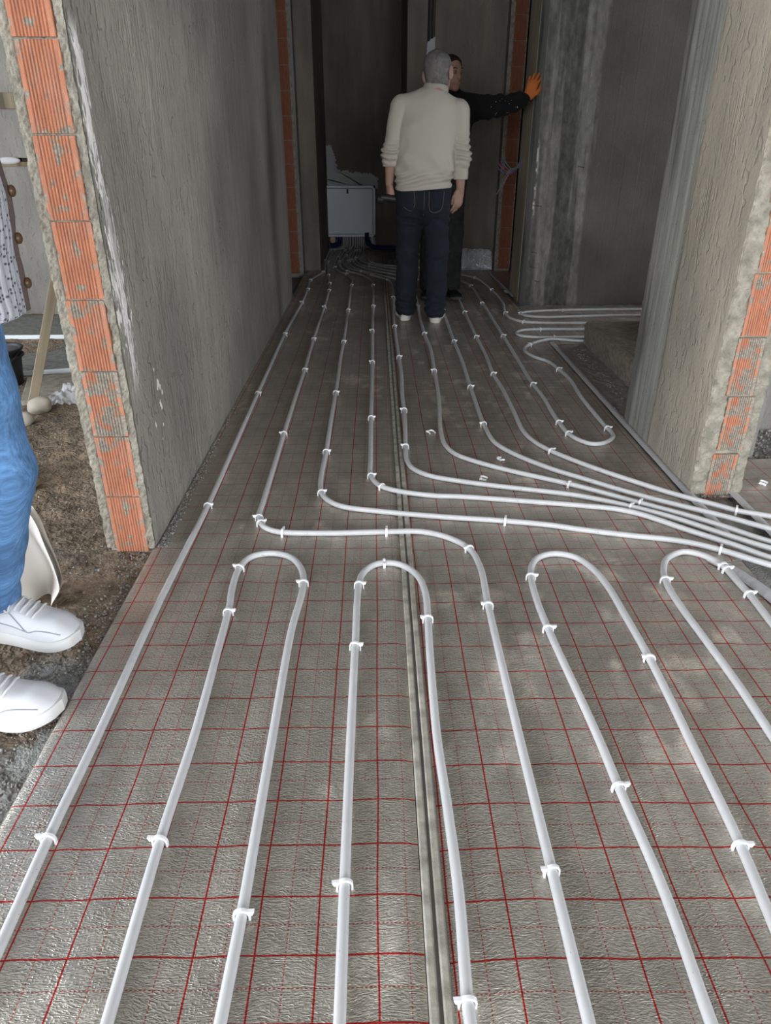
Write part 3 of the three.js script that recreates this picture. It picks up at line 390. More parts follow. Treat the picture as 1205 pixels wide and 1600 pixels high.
  N: {"p":[[-0.053,0.921],[-0.06,-0.579],[-0.061,-0.801],[-0.061,-1.152],[-0.059,-1.465],[-0.055,-1.753],[-0.044,-1.816],[-0.012,-1.863],[0.02,-1.876],[0.069,-1.866],[0.116,-1.81],[0.137,-1.72],[0.137,-1.582],[0.133,-1.462],[0.128,-1.15],[0.134,-0.956],[0.137,-0.776],[0.132,-0.606],[0.133,-0.577],[0.185,0.922]],"c":[[-0.061,-0.801],[-0.059,-1.465],[-0.055,-1.753],[0.02,-1.876],[0.137,-1.582],[0.132,-0.606]],"label":"white U-shaped pipe whose bend crosses the joint strip","short":"the U-pipe across the joint strip","clip":"white plastic clip on the U-pipe across the joint strip"},
  O: {"p":[[0.454,0.628],[0.488,-0.572],[0.494,-0.783],[0.484,-1.006],[0.48,-1.145],[0.456,-1.532],[0.453,-1.657],[0.461,-1.795],[0.479,-1.861],[0.511,-1.906],[0.563,-1.925],[0.619,-1.905],[0.656,-1.84],[0.675,-1.743],[0.681,-1.602],[0.685,-1.406],[0.682,-1.251],[0.678,-1.142],[0.668,-0.867],[0.655,-0.729],[0.542,0.466]],"c":[[0.484,-1.006],[0.456,-1.532],[0.46,-1.791],[0.685,-1.406],[0.668,-0.867]],"label":"white U-shaped pipe in the right foreground, with the wider bend","short":"the wide U-pipe in the right foreground","clip":"white plastic clip on the wide U-pipe in the right foreground"},
  Q: {"p":[[0.856,0.054],[0.863,-1.146],[0.864,-1.308],[0.857,-1.496],[0.851,-1.624],[0.852,-1.72],[0.86,-1.779],[0.875,-1.829],[0.902,-1.882],[0.939,-1.916],[0.984,-1.932],[1.028,-1.909],[1.058,-1.867],[1.066,-1.83],[1.069,-1.762],[1.072,-1.688],[1.068,-1.555],[1.044,-0.755]],"c":[[0.858,-1.768],[1.063,-1.842],[1.065,-1.823],[1.072,-1.688]],"label":"white U-shaped pipe at the right rim of the foil","short":"the U-pipe at the right rim","clip":"white plastic clip on the U-pipe at the right rim"}
};
const clipShape = new THREE.Shape();
{
  const ro = 0.0145, ri = 0.0117, c = 0.0112, n = 14;
  clipShape.moveTo(ro, -0.002); clipShape.lineTo(ro, c);
  for (let i = 1; i < n; i++) { const a = Math.PI * i / n; clipShape.lineTo(ro * Math.cos(a), c + ro * Math.sin(a)); if (i === 10) { clipShape.lineTo(-0.0215, c + 0.0115); clipShape.lineTo(-0.0185, c + 0.0035); } if (i === 10) i = 12; }
  clipShape.lineTo(-ro, c); clipShape.lineTo(-ro, -0.002); clipShape.lineTo(-ri, -0.002); clipShape.lineTo(-ri, c);
  for (let i = n - 1; i > 0; i--) { const a = Math.PI * i / n; clipShape.lineTo(ri * Math.cos(a), c + ri * Math.sin(a)); }
  clipShape.lineTo(ri, c); clipShape.lineTo(ri, -0.002); clipShape.closePath();
}
const clipGeo = new THREE.ExtrudeGeometry(clipShape, { depth: 0.006, bevelEnabled: true, bevelThickness: 0.0008, bevelSize: 0.0006, bevelSegments: 1 }).translate(0, 0, -0.003);
const clipR = rng(77);
for (const [key, d] of Object.entries(PIPES)) {
  const pts = d.p.map(p => V(p[0], p[2] ?? 0.0115, p[1]));
  const curve = new THREE.CatmullRomCurve3(pts, false, 'centripetal'), len = curve.getLength();
  const tg = new THREE.TubeGeometry(curve, Math.min(900, Math.round(len / 0.018)), 0.0098, 14), tu = tg.attributes.uv; for (let i = 0; i < tu.count; i++) tu.setX(i, tu.getX(i) * len / 0.9 + d.p.length * 0.37);
  tag(mesh('heating_pipe', tg, M.pipe), d.label, 'pipe', 'white heating pipes on the foil');
  const S = curve.getSpacedPoints(1600);
  const far = d.c.slice().sort((a, b) => Math.hypot(...a) - Math.hypot(...b)), nth = ['nearest the viewer', 'second nearest the viewer', 'third from the viewer', 'fourth from the viewer', 'fifth from the viewer', 'sixth from the viewer', 'seventh from the viewer', 'eighth from the viewer', 'ninth from the viewer', 'tenth from the viewer', 'eleventh from the viewer', 'twelfth from the viewer', 'thirteenth from the viewer', 'fourteenth from the viewer', 'fifteenth from the viewer', 'sixteenth from the viewer'];
  far.forEach(([cx, cz], i) => {
    let best = 0, bd = 9; S.forEach((q, k) => { if (q.y > 0.03) return; const e = (q.x - cx) ** 2 + (q.z - cz) ** 2; if (e < bd) { bd = e; best = k; } });
    const q = S[best], a = S[Math.max(0, best - 3)], b = S[Math.min(1600, best + 3)], m = mesh('pipe_clip', clipGeo, M.clip);
    m.position.set(q.x, -0.0005, q.z); m.rotation.y = Math.atan2(b.x - a.x, b.z - a.z) + (b.z > a.z ? Math.PI : 0) + (clipR() - 0.5) * 0.25 + (clipR() < 0.35 ? Math.PI : 0);
    tag(m, `${d.clip}, ${nth[i]}`, 'pipe clip', `clips on ${d.short}`);
  });
}
for (const [x, z, r, l] of [[0.253, -3.008, 0.4, 'loose white clip lying on the foil right of the joint strip'], [0.427, -2.508, 1.2, 'loose white clip lying between two pipes that bend right'], [0.522, -2.71, 2.0, 'small loose white clip beside the pipe bends'], [1.50, -2.45, 0.9, 'white clip lying on the foil behind the brick stub']]) {
  const m = mesh('loose_clip', clipGeo, M.clip); m.position.set(x, 0.004, z); m.rotation.set(-1.35, r, 0, 'YXZ'); tag(m, l, 'pipe clip');
}

// ---------------------------------------------------------------- manifold cabinet with what hangs out below it
{
  const metal = std({ color: new THREE.Color().setRGB(0.62, 0.66, 0.70), roughness: 0.42, metalness: 0.25, bumpMap: T.grain, bumpScale: 0.0006 });
  const t = thing('manifold_cabinet', 'grey sheet-metal manifold cabinet set low on the back wall', 'cabinet', [-0.326, 0.148, -9.46]);
  const w = 0.655, h = 0.585, f = 0.03;
  mesh('frame', [rbox(w, f, 0.02, 0.003).translate(0, h - f / 2, 0), rbox(w, f, 0.02, 0.003).translate(0, f / 2, 0), rbox(f, h, 0.02, 0.003).translate(-w / 2 + f / 2, h / 2, 0), rbox(f, h, 0.02, 0.003).translate(w / 2 - f / 2, h / 2, 0)], metal, t);
  mesh('box', [box(-w / 2 + 0.005, w / 2 - 0.005, 0.004, h - 0.004, -0.10, -0.088), box(-w / 2 + 0.005, -w / 2 + 0.015, 0.004, h - 0.004, -0.09, -0.008), box(w / 2 - 0.015, w / 2 - 0.005, 0.004, h - 0.004, -0.09, -0.008), box(-w / 2 + 0.005, w / 2 - 0.005, h - 0.014, h - 0.004, -0.09, -0.008)], metal, t);
  const d = mesh('door', rbox(w - 2 * f - 0.006, h - 2 * f - 0.006, 0.012, 0.003).translate(0, h / 2, 0.002), metal, t);
  mesh('lock', rbox(0.022, 0.05, 0.008, 0.004).translate(-0.012, h - 0.065, 0.010), M.black, d);
  for (const s of [-1, 1]) mesh('support_plate', box(s * (w / 2 - 0.0275) - 0.0225, s * (w / 2 - 0.0275) + 0.0225, -0.15, 0.004, -0.085, -0.078), metal, t);
}
const navy = std({ color: new THREE.Color().setRGB(0.012, 0.03, 0.12), roughness: 0.55 });
function corrugated(pts, r) { const c = new THREE.CatmullRomCurve3(pts.map(p => V(...p))), n = Math.round(c.getLength() / 0.004); const g = new THREE.TubeGeometry(c, n, r, 10); const p = g.attributes.position, q = V(0, 0, 0); for (let i = 0; i <= n; i++) { const ctr = c.getPointAt(i / n), k = i % 2 ? 0.9 : 1.06; for (let j = 0; j <= 10; j++) { const id = i * 11 + j; q.set(p.getX(id), p.getY(id), p.getZ(id)).sub(ctr).multiplyScalar(k).add(ctr); p.setXYZ(id, q.x, q.y, q.z); } } g.computeVertexNormals(); return g; }
tag(mesh('blue_hose', corrugated([[-0.445, 0.2, -9.50], [-0.45, 0.09, -9.49], [-0.47, 0.06, -9.46], [-0.52, 0.055, -9.42], [-0.555, 0.055, -9.40]], 0.026), navy), 'dark blue corrugated hose curling left below the cabinet', 'hose');
tag(mesh('blue_hose', corrugated([[-0.50, 0.2, -9.50], [-0.505, 0.14, -9.50], [-0.52, 0.12, -9.5], [-0.555, 0.115, -9.5]], 0.026), navy), 'dark blue hose against the left column under the cabinet', 'hose');
tag(mesh('blue_hose', corrugated([[-0.108, 0.2, -9.455], [-0.10, 0.09, -9.45], [-0.04, 0.04, -9.425], [0.08, 0.03, -9.38], [0.2, 0.03, -9.30], [0.29, 0.03, -9.2]], 0.028), navy), 'dark blue corrugated hose running right from under the cabinet', 'hose');
for (const [k, x, l] of [[0, -0.055, 'white pipe under the cabinet bending right, inner one of two'], [1, -0.02, 'white pipe under the cabinet bending right, outer one of two']])
  tag(mesh('riser_pipe', tube([[x, 0.2, -9.5], [x + 0.003, 0.1, -9.49], [x + 0.03, 0.03, -9.49 - k * 0.015], [x + 0.09, 0.012, -9.485 - k * 0.024], [x + 0.2, 0.0115, -9.465 - k * 0.03], [0.29, 0.0115, -9.44 - k * 0.035]], 0.0098, 50, 12), M.pipe), l, 'pipe');
tag(mesh('foam_piece', new THREE.IcosahedronGeometry(0.045, 2).scale(0.8, 1.0, 0.4).translate(-0.535, 0.115, -9.46), std({ color: new THREE.Color().setRGB(0.80, 0.62, 0.42) })), 'small beige foam scrap under the cabinet', 'foam scrap');

// crinkled foil turned up against the back wall
{
  const g = grid(200, 60, (s, t) => {
    const x = mix(0.40, 1.225, s), top = 0.20 - 0.05 * Math.pow(clamp((s - 0.93) / 0.07), 2) + 0.004 * Math.sin(s * 40), q = t;
    const wave = 0.008 * Math.pow(Math.abs(Math.sin(s * 38 + Math.sin(s * 11))), 0.7) * sm(0.1, 0.4, q) + 0.013 * (fbm(s * 60, q * 22, 3) - 0.5) * sm(0.05, 0.3, q);
    return q < 0.25 ? [x, 0.004 + wave * 0.4, mix(-7.78, -7.855, q / 0.25) + 0.05 * s] : [x, 0.004 + (top) * (q - 0.25) / 0.75, -7.858 + 0.05 * s - 0.034 * (q - 0.25) + wave];
  }, (s, t) => [s * 0.825, t * 0.3]);
  tag(mesh('foil_upstand', g, new THREE.MeshStandardMaterial({ color: new THREE.Color().setRGB(0.92, 0.93, 0.95), metalness: 1, roughness: 0.17, bumpMap: T.foilBump, bumpScale: 0.004 })), 'crinkled silver foil turned up against the back wall', 'foil');
}

tag(mesh('film_flap', grid(30, 220, (s, t) => { const x = mix(1.184, 1.352, s), z = mix(-4.6, -3.18, t); return [x, 0.001 + 0.016 * s * s + 0.012 * (fbm(x * 30 + z * 8, z * 22 - x * 18, 3, 0, 0, 97) - 0.5) * sm(0, 0.2, s), z]; }, (s, t, q) => [q[0], q[2]]), new THREE.MeshStandardMaterial({ color: new THREE.Color().setRGB(0.40, 0.40, 0.41), map: T.mortar, roughness: 0.45, side: THREE.DoubleSide })), 'wrinkled grey film lying between the edge strip and the stairs', 'film');
// coloured wires out of the door reveal
{
  const t = thing('wire_bundle', 'bundle of green, violet and pink wires hanging from the door reveal', 'wires');
  const R = rng(9), cols = [[0.05, 0.22, 0.14], [0.16, 0.09, 0.26], [0.45, 0.08, 0.14], [0.05, 0.10, 0.28], [0.36, 0.16, 0.16], [0.12, 0.10, 0.24], [0.10, 0.24, 0.12]];
  cols.forEach((c, i) => {
    const down = i > 3, ex = down ? 1.13 - 0.02 * i : 1.06 - 0.015 * i, ey = down ? 0.86 - 0.03 * (i - 4) : 1.05 - 0.02 * i, pts = [[1.212, 1.09 - i * 0.012, -6.46], [1.19, 1.05 - i * 0.008, -6.45], [mix(1.2, ex, 0.5), (down ? 0.99 : 0.99 - i * 0.01) - 0.01 * R(), -6.44 + 0.02 * R()], [ex, ey, -6.43]];
    if (!down) pts.push([ex - 0.015, ey + 0.025, -6.43], [ex - 0.012, ey + 0.005, -6.42], [ex - 0.02, ey + 0.02, -6.425]);
    mesh('wire', tube(pts, 0.0036, 26, 6), std({ color: new THREE.Color().setRGB(...c), roughness: 0.5 }), t);
  });
}

// ---------------------------------------------------------------- things lying about in the left-hand room
function slabThing(name, label, cat, w, h, d, pos, rot, mat, edge) { const t = thing(name, label, cat); mesh('panel', rbox(w, h, d, 0.004), mat, t); if (edge) mesh('bright_edge', [rbox(w, h * 0.9, 0.004, 0.0015).translate(0, 0, d / 2 + 0.001), rbox(0.004, h * 0.9, d, 0.0015).translate(w / 2 + 0.001, 0, 0)], edge, t); t.position.set(...pos); t.rotation.set(...rot, 'YXZ'); return t; }
const boardMat = std({ color: new THREE.Color().setRGB(0.33, 0.35, 0.36), map: T.mortar, roughness: 0.8 }), edgeMat = std({ color: new THREE.Color().setRGB(0.82, 0.88, 0.92), roughness: 0.6 });
slabThing('foam_board', 'grey foam board with a bright white edge lying furthest back', 'board', 1.5, 0.03, 0.62, [-2.55, 0.005, -5.16], [0, 0.02, 0], boardMat, edgeMat);
slabThing('foam_board', 'grey foam board with a white rim beside the wall end', 'board', 0.9, 0.03, 0.42, [-1.92, 0.005, -4.22], [0, 0.25, 0], boardMat, edgeMat);
slabThing('plaster_board', 'dusty grey board lying tilted before the stacked foam', 'board', 0.56, 0.025, 0.40, [-1.60, 0.012, -3.74], [0.04, 0.32, 0.02], std({ color: new THREE.Color().setRGB(0.46, 0.44, 0.39), map: T.mortar }));
{
  const a = V(-1.74, -0.01, -3.44), b = V(-1.50, 1.06, -3.95), L = a.distanceTo(b), m = mesh('wooden_batten', rbox(0.045, L, 0.024, 0.003), M.wood);
  m.position.copy(a).lerp(b, 0.5); m.quaternion.setFromUnitVectors(V(0, 1, 0), b.clone().sub(a).normalize()); m.rotateY(0.5); tag(m, 'weathered wooden batten leaning in the left-hand room', 'batten');
}
{
  const t = thing('black_bucket', 'black rubber bucket standing behind the blue-jeaned leg', 'bucket', [-2.06, -0.015, -3.82]);
  mesh('shell', lathe([[0.001, 0], [0.10, 0], [0.105, 0.01], [0.128, 0.19], [0.140, 0.195], [0.142, 0.205], [0.132, 0.208], [0.12, 0.19], [0.10, 0.02], [0.001, 0.02]], 28), M.black, t);
  mesh('rim_fold', new THREE.TorusGeometry(0.134, 0.007, 8, 30).rotateX(Math.PI / 2).translate(0, 0.165, 0), M.black, t);
  mesh('handle', tube([[-0.13, 0.19, 0], [-0.12, 0.16, 0.08], [0, 0.13, 0.15], [0.12, 0.16, 0.08], [0.13, 0.19, 0]], 0.004, 30, 8), M.darkPipe, t);
}
function stone(label, pos, s, seed) { const g = mergeVertices(new THREE.IcosahedronGeometry(1, 3).deleteAttribute('uv').deleteAttribute('normal')), p = g.attributes.position; for (let i = 0; i < p.count; i++) { const k = 0.8 + 0.4 * vn3(p.getX(i) * 1.4 + seed, p.getY(i) * 1.4, p.getZ(i) * 1.4); p.setXYZ(i, p.getX(i) * k * s[0], p.getY(i) * k * s[1], p.getZ(i) * k * s[2]); } g.computeVertexNormals(); const m = mesh('stone', g, std({ color: new THREE.Color().setRGB(0.42, 0.38, 0.31), roughness: 1 })); m.position.set(...pos); return tag(m, label, 'stone'); }
stone('larger rounded tan stone at the foot of the batten', [-1.665, 0.022, -3.36], [0.065, 0.042, 0.05], 3);
stone('smaller tan stone just in front of the larger one', [-1.67, 0.012, -3.20], [0.045, 0.035, 0.04], 8);
{
  const g = grid(40, 30, (s, t) => { const x = (s - 0.5) * 0.24, z = (t - 0.5) * 0.2, r = Math.hypot(x / 0.12, z / 0.1); return [x * (1 - 0.1 * fbm(s * 9, t * 9, 2)), 0.10 * Math.max(0, 1 - r * r) * fbm(s * 7, t * 7, 3, 0, 0, 3) + 0.02 * fbm(s * 18, t * 18, 2), z]; });
  const m = mesh('plastic_film', g, new THREE.MeshPhysicalMaterial({ color: new THREE.Color().setRGB(0.85, 0.86, 0.88), transmission: 0.65, thickness: 0, roughness: 0.25 })); m.position.set(-1.58, 0.0, -3.52); tag(m, 'crumpled clear plastic film on the earth by the boards', 'plastic film');
}
{
  const g = grid(24, 40, (s, t) => { const w = 0.13 * (1 - 0.25 * Math.pow(clamp((t - 0.8) / 0.2), 2)), low = sm(0.25, 0, t); return [(s - 0.5) * w * (1 - 0.45 * low) + 0.012 * Math.sin(t * 5), t * 0.30, 0.014 * Math.sin(s * 7 + t * 3) + 0.03 * (s - 0.5) ** 2 * 8]; });
  const b = g.clone().translate(0, 0, -0.035); const m = mesh('paper_bag', [g.toNonIndexed(), b.toNonIndexed()], new THREE.MeshStandardMaterial({ color: new THREE.Color().setRGB(0.80, 0.76, 0.69), roughness: 0.9, side: THREE.DoubleSide }));
  m.position.set(-0.975, -0.012, -1.74); m.rotation.y = 0.1; tag(m, 'pale beige paper bag standing behind the blue-jeaned leg', 'bag');
}
// loose grit: far too fine to count
{
  const base = new THREE.IcosahedronGeometry(1, 0), R = rng(31), spots = [];
  const put = (x, z, y, r) => spots.push([x, y, z, r]);
  for (let i = 0; i < 5200; i++) { const x = -0.74 - 2.4 * R() * R(), z = 0.2 - 5.6 * R(), r = 0.0014 + 0.005 * R() * R() * R(); put(x, z, dirtY(x, z) + r * 0.3, r); }
  for (let i = 0; i < 1500; i++) { const x = -0.745 - 0.16 * R() * R(), z = -0.3 - 1.7 * R(), r = 0.0014 + 0.0042 * R() * R(); put(x, z, dirtY(x, z) + r * 0.5, r); }
  for (let i = 0; i < 900; i++) { const z = -2.0 - 1.6 * R() * R(), x = -0.712 + 0.035 * R() * R(), r = 0.0015 + 0.004 * R() * R(); put(x, z, r * 0.6, r); }
  for (let i = 0; i < 1300; i++) { const x = 1.16 + 0.2 * R(), z = -2.40 + 0.045 * R() * R(), r = 0.002 + 0.005 * R() * R(); put(x, z, r * 0.5 - 0.01, r); }
  for (let i = 0; i < 1200; i++) { const z = -2.4 - 1.0 * R(), x = 1.168 + 0.012 * R(), r = 0.002 + 0.005 * R() * R(); put(x, z, r * 0.5 + 0.002, r); }
  for (let i = 0; i < 300; i++) { const x = 1.25 + 0.08 * R(), z = -3.2 - 1.3 * R(), r = 0.0015 + 0.004 * R() * R(); put(x, z, 0.004 + r, r); }
  for (let i = 0; i < 1500; i++) { const x = 1.6 + 0.9 * R(), z = -2.74 - 0.34 * R(), r = 0.003 + 0.008 * R() * R(); put(x, z, -0.024 + r * 0.6, r); }
  const im = new THREE.InstancedMesh(base, std({ roughness: 1 }), spots.length), m4 = new THREE.Matrix4(), q = new THREE.Quaternion(), e = new THREE.Euler(), col = new THREE.Color();
  spots.forEach(([x, y, z, r], i) => { e.set(R() * 6, R() * 6, R() * 6); m4.compose(V(x, y, z), q.setFromEuler(e), V(r * (0.8 + 0.6 * R()), r * (0.6 + 0.4 * R()), r * (0.8 + 0.5 * R()))); im.setMatrixAt(i, m4); const k = 0.15 + 0.24 * R(); im.setColorAt(i, col.setRGB(k, k * 0.95, k * 0.87)); });
  im.name = 'gravel'; im.userData = { kind: 'stuff', label: 'loose grit along the walls and on the earth floor', category: 'gravel' }; im.castShadow = im.receiveShadow = true; scene.add(im);
}
// rough screed under the edges on the right
structure(mesh('floor_screed', grid(90, 200, (s, t) => { const x = mix(1.05, 3.9, s), z = mix(1.0, -5.9, t); return [x, -0.024 + 0.010 * (fbm(x * 12, z * 12, 4, 0, 0, 91) - 0.5), z]; }, (s, t, q) => [q[0], q[2]]), M.slab), 'grey screed showing between the foil and the right-hand walls');

// ---------------------------------------------------------------- people: distance fields meshed with surface nets
function nets(sdf, lo, hi, cell) {
  const n = [0, 1, 2].map(k => Math.max(2, Math.ceil((hi[k] - lo[k]) / cell) + 1)), [nx, ny, nz] = n, F = new Float32Array(nx * ny * nz), id = new Int32Array(nx * ny * nz).fill(-1);
  for (let k = 0, q = 0; k < nz; k++) for (let j = 0; j < ny; j++) for (let i = 0; i < nx; i++) F[q++] = sdf(lo[0] + i * cell, lo[1] + j * cell, lo[2] + k * cell);
  const P = [], I = [], at = (i, j, k) => i + nx * (j + ny * k);
  const E = [[0, 1], [0, 2], [0, 4], [1, 3], [1, 5], [2, 3], [2, 6], [3, 7], [4, 5], [4, 6], [5, 7], [6, 7]];
  for (let k = 0; k < nz - 1; k++) for (let j = 0; j < ny - 1; j++) for (let i = 0; i < nx - 1; i++) {
    const f = []; let m = 0; for (let c = 0; c < 8; c++) { f[c] = F[at(i + (c & 1), j + (c >> 1 & 1), k + (c >> 2))]; if (f[c] < 0) m |= 1 << c; }
    if (m === 0 || m === 255) continue;
    let x = 0, y = 0, z = 0, s = 0;
    for (const [a, b] of E) if ((f[a] < 0) !== (f[b] < 0)) { const t = f[a] / (f[a] - f[b]); x += mix(a & 1, b & 1, t); y += mix(a >> 1 & 1, b >> 1 & 1, t); z += mix(a >> 2, b >> 2, t); s++; }
    id[at(i, j, k)] = P.length / 3; P.push(lo[0] + (i + x / s) * cell, lo[1] + (j + y / s) * cell, lo[2] + (k + z / s) * cell);
  }
  const quad = (a, b, c, d, flip) => { if (a < 0 || b < 0 || c < 0 || d < 0) return; flip ? I.push(a, c, b, a, d, c) : I.push(a, b, c, a, c, d); };
  for (let k = 1; k < nz - 1; k++) for (let j = 1; j < ny - 1; j++) for (let i = 1; i < nx - 1; i++) {
    const a = F[at(i, j, k)] < 0;
    if (a !== F[at(i + 1, j, k)] < 0) quad(id[at(i, j - 1, k - 1)], id[at(i, j, k - 1)], id[at(i, j, k)], id[at(i, j - 1, k)], !a);
    if (a !== F[at(i, j + 1, k)] < 0) quad(id[at(i - 1, j, k - 1)], id[at(i - 1, j, k)], id[at(i, j, k)], id[at(i, j, k - 1)], !a);
    if (a !== F[at(i, j, k + 1)] < 0) quad(id[at(i - 1, j - 1, k)], id[at(i, j - 1, k)], id[at(i, j, k)], id[at(i - 1, j, k)], !a);
  }
  const g = new THREE.BufferGeometry(); g.setAttribute('position', new THREE.Float32BufferAttribute(P, 3)); g.setIndex(I);
  const N = new Float32Array(P.length), U = new Float32Array(P.length / 3 * 2), e = cell * 0.5;
  for (let i = 0; i < P.length; i += 3) { const [x, y, z] = [P[i], P[i + 1], P[i + 2]]; let a = sdf(x + e, y, z) - sdf(x - e, y, z), b = sdf(x, y + e, z) - sdf(x, y - e, z), c = sdf(x, y, z + e) - sdf(x, y, z - e); const l = Math.hypot(a, b, c) || 1; N[i] = a / l; N[i + 1] = b / l; N[i + 2] = c / l; U[i / 3 * 2] = x + z; U[i / 3 * 2 + 1] = y; }
  g.setAttribute('normal', new THREE.BufferAttribute(N, 3)); g.setAttribute('uv', new THREE.BufferAttribute(U, 2)); return g;
}
const smin = (a, b, k) => { const h = clamp(0.5 + 0.5 * (b - a) / k); return mix(b, a, h) - k * h * (1 - h); };
// bone: from a to b with radii; flat squeezes its cross-section along a direction (unit vector), by a factor
function bone(a, b, ra, rb, flat) {
  const dx = b[0] - a[0], dy = b[1] - a[1], dz = b[2] - a[2], L = dx * dx + dy * dy + dz * dz || 1e-9;
  return (x, y, z) => {
    let px = x - a[0], py = y - a[1], pz = z - a[2]; const t = clamp((px * dx + py * dy + pz * dz) / L); px -= dx * t; py -= dy * t; pz -= dz * t;
    if (flat) { const d = px * flat[0] + py * flat[1] + pz * flat[2], k = 1 / flat[3] - 1; px += flat[0] * d * k; py += flat[1] * d * k; pz += flat[2] * d * k; const l = Math.hypot(px, py, pz); return (l - mix(ra, rb, t)) * mix(1, flat[3], Math.min(1, Math.abs(d) * (k + 1) / (l + 1e-6))); }
    return Math.hypot(px, py, pz) - mix(ra, rb, t);
  };
}
const blend = (list, k) => (x, y, z) => { let d = list[0](x, y, z); for (let i = 1; i < list.length; i++) d = smin(d, list[i](x, y, z), k); return d; };
const chain = (pts, flat) => pts.slice(1).map((p, i) => bone(pts[i].slice(0, 3), p.slice(0, 3), pts[i][3], p[3], flat));
const ell = (c, r) => (x, y, z) => { const a = (x - c[0]) / r[0], b = (y - c[1]) / r[1], d = (z - c[2]) / r[2], k = Math.hypot(a, b, d); return (k - 1) * Math.min(...r); };
const bounds = (pts, pad) => [[0, 1, 2].map(k => Math.min(...pts.map(p => p[k] - (p[3] ?? 0))) - pad), [0, 1, 2].map(k => Math.max(...pts.map(p => p[k] + (p[3] ?? 0))) + pad)];
// a head in its own axes (looks along +z, centre at mid-height), set in place by a matrix; returns skin and hair fields
function headFields(centre, yaw, pitch, roll, hairline, hairThick, scale = 1) {
  const mtx = new THREE.Matrix4().makeRotationFromEuler(new THREE.Euler(pitch, yaw, roll, 'YXZ')).setPosition(...centre), inv = mtx.clone().invert(), e = inv.elements;
  const loc = f => (x, y, z) => f((e[0] * x + e[4] * y + e[8] * z + e[12]) / scale, (e[1] * x + e[5] * y + e[9] * z + e[13]) / scale, (e[2] * x + e[6] * y + e[10] * z + e[14]) / scale) * scale;
  const skull = blend([ell([0, 0.030, -0.012], [0.076, 0.084, 0.096]), ell([0, -0.035, 0.022], [0.060, 0.075, 0.070])], 0.035);
  const face = blend([bone([0, 0.012, 0.083], [0, -0.028, 0.102], 0.009, 0.014), ell([0, -0.098, 0.062], [0.026, 0.018, 0.022]), bone([-0.03, 0.026, 0.077], [0.03, 0.026, 0.077], 0.011, 0.011), bone([-0.018, -0.062, 0.083], [0.018, -0.062, 0.083], 0.008, 0.008)], 0.012);
  const ear = s => blend([ell([s * 0.086, -0.004, -0.012], [0.013, 0.034, 0.021]), ell([s * 0.079, -0.030, -0.006], [0.009, 0.012, 0.011])], 0.01);
  const earL = ear(1), earR = ear(-1);
  const neck = bone([0, -0.06, -0.02], [0, -0.19, -0.045], 0.054, 0.060);
  const skin = loc((x, y, z) => { let d = smin(smin(skull(x, y, z), face(x, y, z), 0.022), neck(x, y, z), 0.03); for (const s of [-1, 1]) d = Math.max(d, -(Math.hypot(x - s * 0.031, y - 0.006, z - 0.092) - 0.014)); d = Math.max(d, -(Math.hypot(x / 3.2, y + 0.0625, (z - 0.096) * 0.7) - 0.0035)); const c = Math.min(Math.hypot(x - 0.090, y, z + 0.004), Math.hypot(x + 0.090, y, z + 0.004)); return Math.max(smin(d, Math.min(earL(x, y, z), earR(x, y, z)), 0.006), -(c - 0.008)); });
  const hair = loc((x, y, z) => { const d = smin(skull(x, y, z), neck(x, y, z), 0.03) - hairThick * (0.75 + 0.5 * vn3(x * 60, y * 60, z * 60)); return Math.max(d, hairline(x, y, z)); });
  return { skin, hair, mtx, at: (x, y, z) => V(x * scale, y * scale, z * scale).applyMatrix4(mtx) };
}
